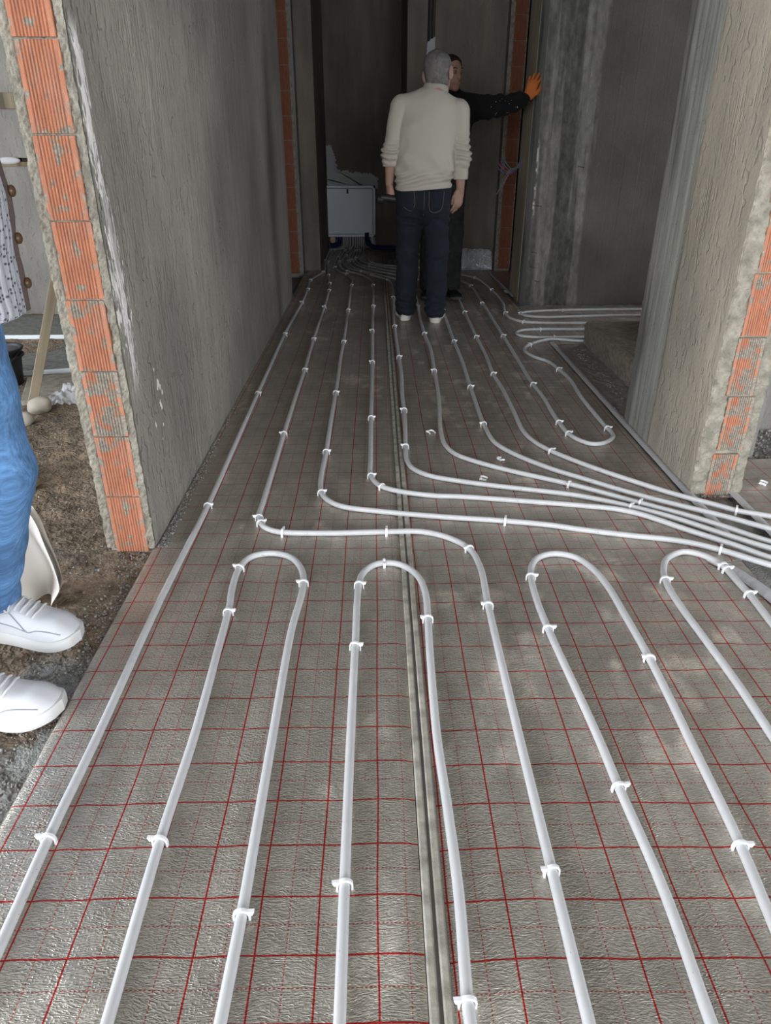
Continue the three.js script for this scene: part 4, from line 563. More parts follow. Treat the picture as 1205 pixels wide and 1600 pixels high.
// hand: wrist position, direction of the fingers, direction out of the back of the hand, side the thumb is on
function hand(wrist, dir, back, side, curl, spread = 0.12, scale = 1, thumbOut = 0.9) {
  const d = V(...dir).normalize(), n = V(...back).addScaledVector(d, -V(...back).dot(d)).normalize(), s = d.clone().cross(n).multiplyScalar(side), w = V(...wrist), R = [];
  const at = (f, a, b) => { const p = w.clone().addScaledVector(d, f * scale).addScaledVector(s, a * scale).addScaledVector(n, b * scale); return [p.x, p.y, p.z]; };
  const fn = [n.x, n.y, n.z, 0.55];
  R.push(bone(at(-0.02, 0, 0), at(0.02, 0, 0), 0.025 * scale, 0.028 * scale, fn), bone(at(0.02, 0.002, 0), at(0.078, 0.004, 0), 0.036 * scale, 0.040 * scale, fn));
  const palm = blend(R, 0.02 * scale), fingers = [];
  [[0.029, 0.088, 0.070, 0.0092], [0.010, 0.094, 0.079, 0.0096], [-0.010, 0.091, 0.073, 0.0092], [-0.028, 0.082, 0.058, 0.0082]].forEach(([a, f, len, r], i) => {
    const c = Array.isArray(curl) ? curl[i] : curl; let p = [f - 0.012, a, 0], ang = 0.15 * c; const pts = [[...at(...p), r * scale]], seg = [0.44, 0.30, 0.26], sp = a * spread / 0.03;
    seg.forEach((q, k) => { ang += c * [0.55, 0.65, 0.45][k]; p = [p[0] + (len + (k ? 0 : 0.012)) * q * Math.cos(ang), p[1] + sp * len * q, p[2] - len * q * Math.sin(ang)]; pts.push([...at(...p), r * (1 - 0.1 * (k + 1)) * scale]); });
    fingers.push(blend(chain(pts), 0.004));
  });
  const th = blend(chain([[...at(0.018, 0.028, -0.006), 0.014 * scale], [...at(0.048, 0.028 + 0.026 * thumbOut, -0.016), 0.0115 * scale], [...at(0.078, 0.026 + 0.034 * thumbOut, -0.024), 0.0095 * scale], [...at(0.098, 0.024 + 0.030 * thumbOut, -0.028), 0.008 * scale]]), 0.005);
  const box = bounds([[...wrist, 0.03], ...[[0.18, 0.06, 0.03], [0.18, -0.06, -0.1], [0.1, 0.09, -0.1], [-0.03, -0.05, 0.03], [0.12, -0.06, 0.03]].map(q => at(...q))], 0.012);
  return { sdf: (x, y, z) => { let v = smin(palm(x, y, z), th(x, y, z), 0.012); let m = 9; for (const f of fingers) m = Math.min(m, f(x, y, z)); return smin(v, m, 0.008); }, box, at };
}
const skinMat = std({ color: new THREE.Color().setRGB(0.42, 0.25, 0.18), roughness: 0.6 });
T.knit = tex(256, 256, (u, v) => 0.5 + 0.35 * Math.sin(u * 2 * Math.PI * 32) * Math.sin(v * 2 * Math.PI * 32) + 0.3 * (hash(u * 256 | 0, v * 256 | 0) - 0.5), { srgb: false, wide: 0.12, high: 0.12 });
T.denim = tex(512, 512, (u, v) => { const k = 0.72 + 0.3 * (fbm(u * 8, v * 8, 4, 8, 8, 5) - 0.5) + 0.25 * (fbm(u * 120, v * 30, 2, 120, 30, 6) - 0.5) + 0.12 * (hash(u * 512 | 0, v * 512 | 0, 5) - 0.5); return [k, k, k]; }, { wide: 0.3, high: 0.3 });
// a shoe along +x from heel (0) to toe (len), sole on y = 0
function shoe(parent, pos, turn, tilt, len, kind) {
  const g = new THREE.Group(); g.name = 'shoe'; parent.add(g); g.position.set(...pos); g.rotation.set(0, turn, tilt, 'YXZ');
  const W = t => len * 0.185 * (0.80 + 0.32 * sm(0.25, 0.72, t) - 0.02) * Math.sqrt(clamp(1 - Math.pow(Math.abs((t - 0.5) / 0.5), 5.5))), off = t => 0.012 * Math.sin(t * Math.PI) * kind.side;
  const H = t => len * (0.35 - 0.05 * sm(0.1, 0.35, t) - 0.145 * sm(0.32, 0.78, t) - 0.03 * sm(0.8, 1, t)) * Math.pow(clamp(1 - Math.pow(clamp((t - 0.72) / 0.28), 3.0)), 0.6) * Math.pow(clamp(t / 0.04), 0.35);
  const sole = kind.sole;
  const up = grid(44, 26, (s, a) => { const t = s, f = a * Math.PI, w = W(t) * 0.96, h = Math.max(H(t), 0.001), c = Math.cos(f), q = Math.sin(f), flare = Math.pow(Math.abs(c), 0.72) * Math.sign(c) * mix(1, 0.90, q); return [t * len, sole * 0.85 + h * Math.pow(q, 0.85), off(t) + w * flare]; }, (s, a) => [s * len, a * 0.2]);
  const so = grid(44, 12, (s, a) => { const t = s, w = W(t) * 1.05, y = a < 0.5 ? 0 : sole, lift = 0.012 * sm(0.75, 1, t), ring = [[1, 0], [1.04, 0.25], [1.05, 0.5], [1.0, 0.85], [0.9, 1], [0.4, 1.02], [0, 1.02], [-0.4, 1.02], [-0.9, 1], [-1.0, 0.85], [-1.05, 0.5], [-1.04, 0.25], [-1, 0]][Math.round(a * 12)]; return [mix(-0.003, len + 0.004, t), lift + ring[1] * sole * (1 - 0.15 * sm(0.3, 0.8, t)), off(t) + w * ring[0]]; });
  const bottom = grid(44, 4, (s, a) => [mix(-0.003, len + 0.004, s), 0.012 * sm(0.75, 1, s), off(s) + W(s) * 1.05 * (2 * a - 1)]);
  mesh('upper', up, kind.upper, g); mesh('sole', [so.toNonIndexed(), bottom.toNonIndexed()], kind.soleMat, g);
  const surf = (t, lat) => { const f = Math.PI / 2 - lat * Math.PI / 2, q = Math.sin(f), c = Math.cos(f); return V(t * len, sole * 0.85 + Math.max(H(t), 0.001) * Math.pow(q, 0.85) + 0.0025, off(t) + W(t) * 0.96 * Math.pow(Math.abs(c), 0.72) * Math.sign(c) * mix(1, 0.90, q)); };
  if (kind.laces) {
    for (let i = 0; i < 6; i++) { const t = 0.36 + i * 0.055; mesh('lace', tube([surf(t, -0.42), surf(t + 0.008, -0.2), surf(t + 0.016, 0), surf(t + 0.010, 0.2), surf(t, 0.42)].map(p => p.setY(p.y + 0.002)), 0.0028, 16, 6), kind.lace, g); }
    for (const s of [-1, 1]) { const a = surf(0.37, 0.05 * s), b = surf(0.36, 0.5 * s), c = surf(0.42, 0.6 * s); mesh('lace', tube([a, b.setY(b.y + 0.012), c.setY(c.y + 0.010), surf(0.38, 0.1 * s)], 0.0024, 20, 6), kind.lace, g); }
    for (const s of [-1, 1]) {
      mesh('seam', tube([surf(0.42, 0.52 * s), surf(0.52, 0.72 * s), surf(0.60, 0.86 * s), surf(0.68, 0.74 * s), surf(0.80, 0.70 * s), surf(0.90, 0.72 * s)], 0.0014, 30, 5), kind.seam, g);
      mesh('seam', tube([surf(0.60, 0.86 * s), surf(0.45, 0.84 * s), surf(0.25, 0.80 * s), surf(0.12, 0.74 * s)], 0.0014, 30, 5), kind.seam, g);
    }
  }
  return g;
}
const clothFold = (x, y, z, f, a) => a * (fbm(x * f + z * f * 0.6, y * f * 1.3, 3, 0, 0, 3) - 0.5);

// ---- the man in the beige sweater, seen from behind
{
  const p = thing('person', 'person with grey hair in beige sweater and dark jeans, seen from behind', 'person', [0.33, 0, -5.35]);
  const O = a => [a[0] - 0.33, a[1], a[2] + 5.35, ...a.slice(3)];
  const J = { hipL: [0.248, 0.88, -5.35], hipR: [0.415, 0.88, -5.345], kneeL: [0.232, 0.48, -5.37], kneeR: [0.437, 0.48, -5.31], ankL: [0.222, 0.085, -5.40], ankR: [0.440, 0.085, -5.32], chest: [0.352, 1.24, -5.37], neck: [0.392, 1.465, -5.40], shL: [0.178, 1.385, -5.38], shR: [0.552, 1.36, -5.38], elL: [0.108, 1.115, -5.35], elR: [0.582, 1.09, -5.34], wrL: [0.098, 0.925, -5.39], wrR: [0.590, 0.885, -5.38] };
  for (const k in J) J[k] = O(J[k]);
  const fz = [0, 0, 1, 0.70];
  const head = headFields(O([0.420, 1.580, -5.44]), Math.PI - 0.50, 0.16, -0.10, (x, y, z) => Math.max(-(y + 0.070 - 0.9 * sm(0.0, 0.06, z + 0.01) * 0.12), z - 0.055 + (y < 0.03 ? 0.055 : 0) , 0.018 - Math.hypot(Math.abs(x) - 0.082, (y + 0.004) * 0.55, z + 0.008)), 0.007, 1.1);
  // skin: head, hands and forearms, the rest under the clothes
  const LH = hand(J.wrL, [0.02, -1, -0.05], [-1, 0, 0.25], -1, [1.5, 1.5, 1.45, 1.4], 0.05, 0.95, 0.2), RH = hand(J.wrR, [-0.12, -1, -0.02], [0.55, 0, 0.8], 1, [0.35, 0.4, 0.5, 0.55], 0.12, 0.95, 0.4);
  const arms = [...chain([[...J.elL, 0.042], [...J.wrL, 0.028]]), ...chain([[...J.elR, 0.042], [...J.wrR, 0.028]])];
  const inner = blend([...arms, ...chain([[...J.shL, 0.05], [...J.elL, 0.042]]), ...chain([[...J.shR, 0.05], [...J.elR, 0.042]]), ...chain([[...O([0.335, 0.9, -5.35]), 0.10], [...J.chest, 0.11], [...O([0.385, 1.42, -5.39]), 0.035]], fz), bone(J.shL, J.shR, 0.045, 0.045), ...chain([[...J.hipL, 0.075], [...J.kneeL, 0.05], [...J.ankL, 0.036]]), ...chain([[...J.hipR, 0.075], [...J.kneeR, 0.05], [...J.ankR, 0.036]]), bone(J.neck, O([0.412, 1.54, -5.43]), 0.044, 0.046)], 0.04);
  const hb = bounds([[...O([0.42, 1.585, -5.44]), 0.13]], 0.02);
  mesh('body', [nets(inner, ...bounds([[...J.ankL, 0.05], [...J.ankR, 0.05], [...J.neck, 0.09], [...J.elL, 0.06], [...J.elR, 0.07], [...J.wrR, 0.05]], 0.03), 0.012), nets(head.skin, ...hb, 0.0042), nets(LH.sdf, ...LH.box, 0.0033), nets(RH.sdf, ...RH.box, 0.0033)], skinMat, p);
  mesh('hair', nets(head.hair, ...hb, 0.004), std({ color: new THREE.Color().setRGB(0.33, 0.305, 0.285), roughness: 0.8, map: T.denim, ...bumpOn(T.grain, 0.006) }), p);
  // sweater with bunched sleeves and a folded hem
  const torso = blend([...chain([[...O([0.333, 0.925, -5.335]), 0.190], [...O([0.34, 1.08, -5.350]), 0.190], [...O([0.355, 1.24, -5.37]), 0.198], [...O([0.365, 1.34, -5.385]), 0.165]], fz), bone(J.shL, J.shR, 0.075, 0.078, [0, 0, 1, 0.85]), bone(O([0.375, 1.38, -5.40]), O([0.39, 1.435, -5.40]), 0.10, 0.072, fz)], 0.06);
  const slL = blend(chain([[...J.shL, 0.074], [...J.elL, 0.059], [...O([0.098, 1.03, -5.37]), 0.047]]), 0.03), slR = blend(chain([[...J.shR, 0.078], [...J.elR, 0.060], [...O([0.588, 0.955, -5.36]), 0.048]]), 0.03);
  const ruck = (y, c, w) => Math.exp(-(((y - c) / w) ** 2));
  const sweater = (x, y, z) => {
    const lx = x + 0.33; let t = torso(x, y, z);
    t += 0.010 * Math.sin((y - 0.15 * (lx - 0.33)) * 130 + 5 * vn(lx * 6, y * 8)) * ruck(y, 0.955, 0.05) + clothFold(lx, y, z, 6, 0.026) + 0.006 * Math.sin((lx * 0.9 + y) * 42 + 6 * vn(lx * 5, y * 5)) * ruck(y, 1.02, 0.10);
    const fl = 0.0085 * Math.sin(y * 175 + 14 * (x - J.elL[0]) + 4 * vn(x * 25, z * 25)) * ruck(y, 1.12, 0.06), fr = 0.009 * Math.sin(y * 165 + 16 * (x - J.elR[0]) + 4 * vn(x * 25, z * 25)) * ruck(y, 1.13, 0.08);
    let s = Math.min(slL(x, y, z) + fl + clothFold(lx, y, z, 12, 0.010), 9); s = Math.min(s, slR(x, y, z) + fr + clothFold(lx, y, z, 12, 0.010));
    return smin(Math.max(t, 0.893 + 0.012 * Math.sin((lx - 0.3) * 6) - y), Math.max(s, (lx < 0.33 ? 1.035 : 0.955) - y), 0.007);
  };
  const wool = std({ color: new THREE.Color().setRGB(0.60, 0.545, 0.46), roughness: 0.95, ...bumpOn(T.knit, 0.0016) });
  mesh('sweater', nets(sweater, ...bounds([[...J.shL, 0.11], [...J.shR, 0.11], [...J.neck, 0.07], [...O([0.33, 0.9, -5.35]), 0.20], [...O([0.098, 1.03, -5.37]), 0.07], [...O([0.59, 0.955, -5.36]), 0.07]], 0.02), 0.0065), wool, p);
  mesh('collar', new THREE.TorusGeometry(0.070, 0.016, 10, 36).scale(1.0, 0.95, 1.7).rotateX(Math.PI / 2 - 0.22).rotateZ(-0.12).translate(...O([0.402, 1.488, -5.414])), wool, p);
  // jeans
  const legs = blend([...chain([[...J.hipL, 0.108], [...O([0.24, 0.72, -5.355]), 0.094], [...J.kneeL, 0.080], [...J.ankL, 0.076]]), ...chain([[...J.hipR, 0.108], [...O([0.424, 0.72, -5.34]), 0.094], [...J.kneeR, 0.080], [...J.ankR, 0.076]]), ], 0.02);
  const seat = blend([bone(O([0.27, 0.90, -5.35]), O([0.39, 0.90, -5.35]), 0.122, 0.122, [0, 0, 1, 0.82]), ell(O([0.262, 0.80, -5.290]), [0.085, 0.09, 0.06]), ell(O([0.402, 0.80, -5.290]), [0.085, 0.09, 0.06])], 0.04);
  const jeans = (x, y, z) => {
    const lx = x + 0.33; let d = smin(legs(x, y, z), seat(x, y, z), 0.03);
    d += clothFold(lx, y, z, 9, 0.020) * sm(0.95, 0.6, y) + 0.009 * Math.sin(y * 120 + 30 * (lx - 0.33) * (lx < 0.33 ? 1 : -1) + 3 * vn(lx * 20, z * 20)) * (ruck(y, 0.70, 0.07) * 0.8 + ruck(y, 0.13, 0.06) + 0.5 * ruck(y, 0.46, 0.05));
    return Math.max(d, 0.035 - y, y - 0.965);
  };
  const denim = std({ color: new THREE.Color().setRGB(0.015, 0.021, 0.038), roughness: 0.9, map: T.denim });
  const jm = mesh('jeans', nets(jeans, ...bounds([[...J.ankL, 0.09], [...J.ankR, 0.09], [...O([0.33, 0.92, -5.35]), 0.19]], 0.02), 0.007), denim, p);
  const stitch = std({ color: new THREE.Color().setRGB(0.16, 0.13, 0.11) });
  const onSeat = (x, y) => { let z = 0.35; for (let k = 0; k < 60; k++) { const d = jeans(x, y, z); if (d < 0.0008) break; z -= d * 0.7; } return V(x, y, z + 0.001); };
  for (const pk of [[[0.262, 0.885], [0.268, 0.80], [0.243, 0.765], [0.215, 0.775], [0.195, 0.79]], [[0.366, 0.885], [0.372, 0.77], [0.40, 0.755], [0.45, 0.775], [0.468, 0.885]], [[0.333, 0.885], [0.333, 0.84], [0.332, 0.78], [0.332, 0.73]]]) mesh('stitching', tube(pk.map(([x, y]) => onSeat(x - 0.33, y)), 0.0016, 60, 5), stitch, jm);
  const cream = std({ color: new THREE.Color().setRGB(0.62, 0.58, 0.46), roughness: 0.7 }), k1 = { side: 1, sole: 0.032, upper: cream, soleMat: std({ color: new THREE.Color().setRGB(0.70, 0.68, 0.60), roughness: 0.7 }) };
  shoe(p, O([0.215, 0.002, -5.335]), Math.PI / 2 + 0.08, 0, 0.27, k1); shoe(p, O([0.436, 0.002, -5.255]), Math.PI / 2 - 0.18, 0, 0.27, { ...k1, side: -1 });
  // what he holds in his left hand
  const dev = thing('flashlight', 'black handheld device gripped in the left hand of the person in the sweater', 'device', [0.094, 0.838, -5.362], 0.15);
  mesh('barrel', new THREE.CylinderGeometry(0.025, 0.027, 0.115, 18).rotateZ(Math.PI / 2 - 0.12), M.black, dev); mesh('lamp_head', new THREE.CylinderGeometry(0.032, 0.027, 0.04, 18).rotateZ(Math.PI / 2 - 0.12).translate(-0.062, -0.006, 0), M.black, dev);
}

// ---- the man in black behind him, reaching to the door reveal
{
  const p = thing('person', 'person in black jacket reaching a gloved hand to the door reveal', 'person', [0.58, 0, -6.3]);
  const O = a => [a[0] - 0.58, a[1], a[2] + 6.3, ...a.slice(3)], fz = [0, 0, 1, 0.70];
  const J = { hipL: [0.46, 0.92, -6.32], hipR: [0.63, 0.92, -6.31], kneeL: [0.45, 0.50, -6.30], kneeR: [0.645, 0.50, -6.27], ankL: [0.45, 0.09, -6.32], ankR: [0.648, 0.09, -6.30], chest: [0.55, 1.28, -6.32], neck: [0.575, 1.50, -6.31], shL: [0.37, 1.42, -6.32], shR: [0.735, 1.425, -6.30], elL: [0.33, 1.15, -6.30], elR: [0.95, 1.430, -6.17], wrL: [0.40, 0.95, -6.22], wrR: [1.118, 1.470, -6.03] };
  for (const k in J) J[k] = O(J[k]);
  const HC = O([0.580, 1.648, -6.28]);
  const head = headFields(HC, 0.60, 0.05, 0.02, (x, y, z) => Math.max(-(y + 0.050 - 1.2 * Math.max(0, z + 0.02) - (z > 0.04 ? 0.035 : 0)), 0.018 - Math.hypot(Math.abs(x) - 0.082, (y + 0.004) * 0.55, z + 0.008)), 0.009);
  const LH = hand(J.wrL, [0.1, -1, 0.2], [-0.8, 0, 0.4], 1, 0.6, 0.08);
  const inner = blend([...chain([[...J.shL, 0.05], [...J.elL, 0.042], [...J.wrL, 0.028]]), ...chain([[...J.shR, 0.05], [...J.elR, 0.042], [...J.wrR, 0.028]]), ...chain([[...O([0.55, 0.94, -6.32]), 0.10], [...J.chest, 0.11], [...J.neck, 0.055]], fz), bone(J.shL, J.shR, 0.055, 0.055), ...chain([[...J.hipL, 0.075], [...J.kneeL, 0.05], [...J.ankL, 0.036]]), ...chain([[...J.hipR, 0.075], [...J.kneeR, 0.05], [...J.ankR, 0.036]]), bone(J.neck, O([0.595, 1.58, -6.30]), 0.055, 0.05)], 0.04);
  const hb = bounds([[...HC, 0.13]], 0.02);
  const mb = mesh('body', [nets(inner, ...bounds([[...J.ankL, 0.05], [...J.ankR, 0.05], [...J.neck, 0.09], [...J.elL, 0.06], [...J.wrR, 0.05], [...J.elR, 0.07]], 0.03), 0.012), nets(head.skin, ...hb, 0.0042), nets(LH.sdf, ...LH.box, 0.004)], skinMat, p);
  const eyeW = std({ color: new THREE.Color().setRGB(0.22, 0.2, 0.18), roughness: 0.3 });
  for (const s of [-1, 1]) { const e = head.at(s * 0.031, 0.006, 0.080); const m = mesh('eye', new THREE.SphereGeometry(0.0105, 16, 12), eyeW, p); m.position.copy(e); const q = head.at(s * 0.031, 0.006, 0.0905); const i = mesh('iris', new THREE.SphereGeometry(0.0045, 10, 8), M.black, m); i.position.copy(q).sub(e); const b = [head.at(s * 0.016, 0.030, 0.091), head.at(s * 0.034, 0.034, 0.087), head.at(s * 0.050, 0.029, 0.074)]; mesh('eyebrow', tube(b, 0.0042, 12, 6), M.black, p); }
  mesh('hair', nets(head.hair, ...hb, 0.004), std({ color: new THREE.Color().setRGB(0.018, 0.015, 0.013), roughness: 0.6, ...bumpOn(T.grain, 0.006) }), p);
  const torso = blend([...chain([[...O([0.55, 0.90, -6.32]), 0.165], [...O([0.55, 1.1, -6.32]), 0.175], [...O([0.555, 1.28, -6.32]), 0.185], [...O([0.56, 1.40, -6.32]), 0.15]], fz), bone(J.shL, J.shR, 0.078, 0.08, [0, 0, 1, 0.85]), bone(O([0.565, 1.42, -6.32]), J.neck, 0.10, 0.074, fz)], 0.07);
  const arms = blend([...chain([[...J.shL, 0.075], [...J.elL, 0.060], [...J.wrL, 0.044]]), ...chain([[...J.shR, 0.088], [...O([0.84, 1.422, -6.235]), 0.080], [...J.elR, 0.070], [...O([1.05, 1.452, -6.085]), 0.055], [...O([1.115, 1.468, -6.03]), 0.043]])], 0.04);
  const jacket = (x, y, z) => Math.max(smin(torso(x, y, z), arms(x, y, z), 0.06) + clothFold(x, y, z, 11, 0.022) + 0.004 * Math.sin(x * 90 + y * 40) * sm(0.12, 0.4, x), y < 0.95 && Math.abs(x + 0.03) < 0.17 ? 0.84 - y : -9);
  mesh('jacket', nets(jacket, ...bounds([[...J.shL, 0.10], [...J.elL, 0.09], [...J.neck, 0.07], [...O([0.55, 0.9, -6.32]), 0.18], [...O([1.13, 1.49, -6.02]), 0.06], [...J.wrL, 0.05]], 0.02), 0.009), std({ color: new THREE.Color().setRGB(0.004, 0.004, 0.0045), roughness: 1 }), p);
  const fleck = std({ color: new THREE.Color().setRGB(0.6, 0.6, 0.6) }), R = rng(5);
  const specks = []; for (let i = 0; i < 15; i++) { const x = mix(0.86, 1.08, R()) - 0.58, y = 1.36 + 0.10 * R() + 0.15 * (x - 0.28); let z = 0.3; for (let k = 0; k < 50; k++) { const d = jacket(x, y, z); if (d < 0.001 || z < -0.2) break; z -= d * 0.8; } if (z > -0.15) specks.push(new THREE.IcosahedronGeometry(0.0016 + 0.0026 * R() * R(), 0).scale(1, 1, 0.4).translate(x, y, z)); }
  mesh('paint_specks', specks.map(g => { g.deleteAttribute('uv'); return g; }), fleck, p);
  const legs = blend([...chain([[...J.hipL, 0.105], [...J.kneeL, 0.078], [...J.ankL, 0.070]]), ...chain([[...J.hipR, 0.105], [...J.kneeR, 0.082], [...J.ankR, 0.076]]), bone(J.hipL, J.hipR, 0.11, 0.11)], 0.03);
  mesh('trousers', nets((x, y, z) => Math.max(legs(x, y, z) + clothFold(x, y, z, 10, 0.016), 0.05 - y), ...bounds([[...J.ankL, 0.09], [...J.ankR, 0.09], [...J.hipL, 0.13], [...J.hipR, 0.13]], 0.02), 0.009), std({ color: new THREE.Color().setRGB(0.075, 0.078, 0.075), roughness: 0.95, map: T.denim }), p);
  const k2 = { side: 1, sole: 0.025, upper: std({ color: new THREE.Color().setRGB(0.012, 0.012, 0.013), roughness: 0.5 }), soleMat: std({ color: new THREE.Color().setRGB(0.10, 0.095, 0.085) }), laces: true, lace: std({ color: new THREE.Color().setRGB(0.08, 0.08, 0.08) }), seam: M.darkPipe };
  shoe(p, O([0.645, 0.002, -6.37]), -Math.PI / 2 + 0.15, 0, 0.29, k2); shoe(p, O([0.45, 0.002, -6.40]), -Math.PI / 2 - 0.1, 0, 0.29, { ...k2, side: -1 });
  // orange work glove with dark palm and cuff, laid flat on the reveal
  const GH = hand(O([1.128, 1.478, -6.02]), [0.30, 0.95, 0.02], [-0.45, 0.1, 0.88], 1, [0.25, 0.22, 0.22, 0.3], 0.26, 1.0, 1.0);
  const gl = mesh('work_glove', nets((x, y, z) => GH.sdf(x, y, z) - 0.002, ...GH.box, 0.0034), std({ color: new THREE.Color().setRGB(0.62, 0.17, 0.035), roughness: 0.85, ...bumpOn(T.knit, 0.001) }), p);
  mesh('cuff', tube([O([1.108, 1.462, -6.034]), O([1.120, 1.470, -6.028]), O([1.132, 1.486, -6.02])], 0.036, 10, 16), M.black, gl);
}

// ---- the person in light blue jeans walking in from the left, cut by the frame
{
  const p = thing('person', 'person in light blue jeans, white sneakers and flecked knit cardigan walking in from the left', 'person', [-0.95, 0, -1.42]);
  const O = a => [a[0] + 0.95, a[1], a[2] + 1.42, ...a.slice(3)], fx = [1, 0, 0, 0.78];
  const J = { hipF: [-0.905, 0.90, -1.50], kneeF: [-0.885, 0.49, -1.505], ankF: [-0.995, 0.14, -1.525], hipN: [-0.93, 0.90, -1.34], kneeN: [-0.985, 0.48, -1.30], ankN: [-0.985, 0.09, -1.30], chest: [-0.93, 1.26, -1.42], neck: [-0.93, 1.46, -1.42], shF: [-0.93, 1.38, -1.58], shN: [-0.93, 1.38, -1.26], elF: [-1.02, 1.14, -1.64], elN: [-0.98, 1.12, -1.20], wrF: [-0.98, 0.93, -1.66], wrN: [-1.02, 0.90, -1.17] };
  for (const k in J) J[k] = O(J[k]);
  const HC = O([-0.91, 1.60, -1.42]), head = headFields(HC, Math.PI / 2, 0.05, 0, (x, y, z) => Math.max(-(y + 0.11 - 1.2 * Math.max(0, z + 0.02) - (z > 0.03 ? 0.05 : 0)), -9), 0.016), hb = bounds([[...HC, 0.15]], 0.03);
  const h1 = hand(J.wrF, [0.1, -1, 0], [0, 0, -1], 1, 0.5), h2 = hand(J.wrN, [-0.1, -1, 0], [0, 0, 1], -1, 0.5);
  const inner = blend([...chain([[...J.shF, 0.05], [...J.elF, 0.04], [...J.wrF, 0.027]]), ...chain([[...J.shN, 0.05], [...J.elN, 0.04], [...J.wrN, 0.027]]), ...chain([[...O([-0.92, 0.93, -1.42]), 0.09], [...J.chest, 0.10], [...J.neck, 0.05]], fx), bone(J.shF, J.shN, 0.05, 0.05), ...chain([[...J.hipF, 0.07], [...J.kneeF, 0.048], [...J.ankF, 0.035]]), ...chain([[...J.hipN, 0.07], [...J.kneeN, 0.048], [...J.ankN, 0.035]]), bone(J.neck, O([-0.92, 1.54, -1.42]), 0.05, 0.048)], 0.04);
  mesh('body', [nets(inner, ...bounds([[...J.ankF, 0.06], [...J.ankN, 0.06], [...J.shF, 0.08], [...J.shN, 0.08], [...J.elF, 0.06], [...J.wrF, 0.05], [...J.wrN, 0.05], [...J.neck, 0.08]], 0.03), 0.013), nets(head.skin, ...hb, 0.005), nets(h1.sdf, ...h1.box, 0.004), nets(h2.sdf, ...h2.box, 0.004)], skinMat, p);
  mesh('hair', nets(head.hair, ...hb, 0.005), std({ color: new THREE.Color().setRGB(0.06, 0.04, 0.03) }), p);
  const legs = blend([...chain([[...J.hipF, 0.112], [...O([-0.89, 0.68, -1.50]), 0.094], [...J.kneeF, 0.087], [...O([-0.945, 0.30, -1.515]), 0.080], [...O([-0.988, 0.135, -1.525]), 0.068]]), ...chain([[...J.hipN, 0.105], [...J.kneeN, 0.082], [...J.ankN, 0.066]]), bone(J.hipF, J.hipN, 0.105, 0.105)], 0.025);
  mesh('jeans', nets((x, y, z) => Math.max(legs(x, y, z) + 0.016 * (vn(z * 7 + x * 5, y * 4.5) - 0.5) + 0.004 * Math.sin(y * 62 + 25 * z + 10 * x) * (Math.exp(-(((y - 0.2) / 0.07) ** 2)) + 0.6 * Math.exp(-(((y - 0.47) / 0.05) ** 2))), z < 0 ? 0.115 - y : 0.07 - y, y - 1.0), ...bounds([[...J.ankF, 0.10], [...J.ankN, 0.10], [...J.hipF, 0.13], [...J.hipN, 0.13], [...J.kneeF, 0.1]], 0.02), 0.007), std({ color: new THREE.Color().setRGB(0.19, 0.42, 0.80), roughness: 0.9, map: T.denim }), p);
  T.flecks = tex(512, 512, (u, v) => { const c = Math.floor(u * 40), r = Math.floor(v * 52 + 3 * hash(c, 1)), on = hash(c, r, 9) < 0.30 ? sm(0.5, 0.1, Math.abs(md(u * 40, 1) - 0.5)) * sm(0.5, 0.1, Math.abs(md(v * 52 + 3 * hash(c, 1), 1) - 0.5)) : 0, k = 0.90 - 0.14 * Math.abs(Math.sin(u * Math.PI * 40)) + 0.06 * (hash(u * 512 | 0, v * 512 | 0, 2) - 0.5); return [mix(k, 0.10, on * 0.7), mix(k, 0.10, on * 0.7), mix(k * 1.01, 0.14, on * 0.7)]; }, { wide: 0.36, high: 0.36 });
  const knit = std({ color: new THREE.Color().setRGB(0.86, 0.87, 0.90), map: T.flecks, roughness: 1, ...bumpOn(T.knit, 0.003) });
  const card = blend([...chain([[...O([-0.880, 0.87, -1.47]), 0.184], [...O([-0.880, 1.10, -1.46]), 0.182], [...O([-0.91, 1.26, -1.43]), 0.165], [...O([-0.93, 1.36, -1.42]), 0.13]], [1, 0, 0, 0.84]), bone(J.shF, J.shN, 0.07, 0.07), ...chain([[...J.shF, 0.07], [...J.elF, 0.056], [...J.wrF, 0.045]]), ...chain([[...J.shN, 0.07], [...J.elN, 0.056], [...J.wrN, 0.045]])], 0.05);
  const cardigan = (x, y, z) => Math.max(card(x, y, z) + 0.002 * Math.sin(z * 260) + clothFold(z, y, x, 8, 0.012), Math.hypot(x - 0.07, z + 0.05) < 0.215 ? 0.845 - y : -9);
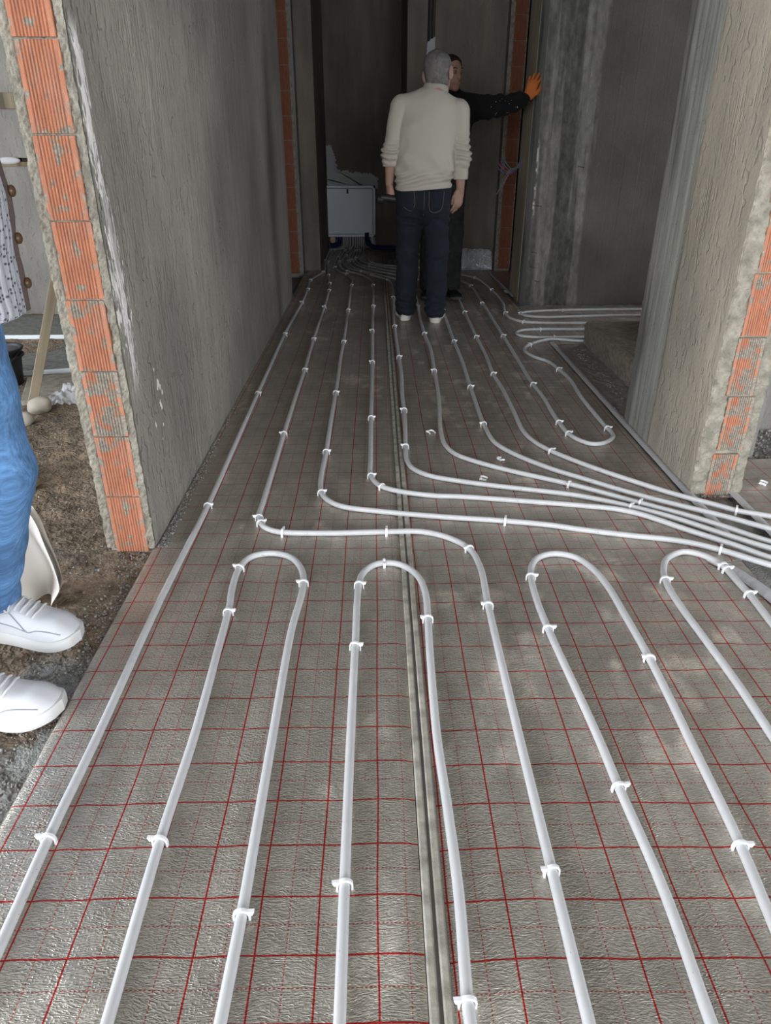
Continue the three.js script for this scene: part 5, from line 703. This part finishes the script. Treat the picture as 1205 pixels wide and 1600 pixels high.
  mesh('cardigan', nets(cardigan, ...bounds([[...J.shF, 0.10], [...J.shN, 0.10], [...J.elF, 0.08], [...J.elN, 0.08], [...J.wrF, 0.06], [...J.wrN, 0.06], [...O([-0.88, 0.88, -1.46]), 0.20]], 0.02), 0.008), knit, p);
  const outX = (y, z) => { let x = 0.4; for (let k = 0; k < 60; k++) { const d = cardigan(x, y, z); if (d < 0.001) break; x -= d * 0.8; } return x; };
  const band = grid(4, 60, (s, t) => { const y = mix(0.85, 1.36, t), z = -0.112 - 0.034 * s; return [outX(y, z) + 0.004 * Math.sin(s * Math.PI) + 0.001, y, z]; });
  mesh('front_band', band, std({ color: new THREE.Color().setRGB(0.30, 0.21, 0.18), roughness: 1, side: THREE.DoubleSide, ...bumpOn(T.knit, 0.003) }), p);
  for (let i = 0; i < 6; i++) { const y = 0.905 + i * 0.088; mesh('button', new THREE.SphereGeometry(0.0115, 16, 10).scale(0.6, 1, 1).translate(outX(y, -0.128) + 0.008, y, -0.128), std({ color: new THREE.Color().setRGB(0.085, 0.045, 0.02), roughness: 0.3 }), p); }
  const white = std({ color: new THREE.Color().setRGB(0.66, 0.66, 0.67), roughness: 0.55 }), k3 = { side: -1, sole: 0.036, upper: white, soleMat: std({ color: new THREE.Color().setRGB(0.68, 0.67, 0.64), roughness: 0.6 }), laces: true, lace: std({ color: new THREE.Color().setRGB(0.74, 0.74, 0.74) }), seam: std({ color: new THREE.Color().setRGB(0.36, 0.37, 0.40) }) };
  shoe(p, O([-1.055, 0.028, -1.515]), -0.10, -0.05, 0.285, k3); shoe(p, O([-1.015, -0.012, -1.285]), -0.10, 0, 0.285, { ...k3, side: 1 });
}
// a tan shoe whose toe shows past the jeans
{
  const t = thing('tan_shoe', 'tan shoe whose toe shows just past the blue-jeaned knee', 'shoe', [0, 0, 0]);
  const tan = std({ color: new THREE.Color().setRGB(0.46, 0.34, 0.16), roughness: 0.55 });
  shoe(t, [-1.56, -0.01, -2.56], -0.35, 0, 0.27, { side: 1, sole: 0.02, upper: tan, soleMat: std({ color: new THREE.Color().setRGB(0.30, 0.23, 0.13) }) });
}
renderer.render(scene, camera);
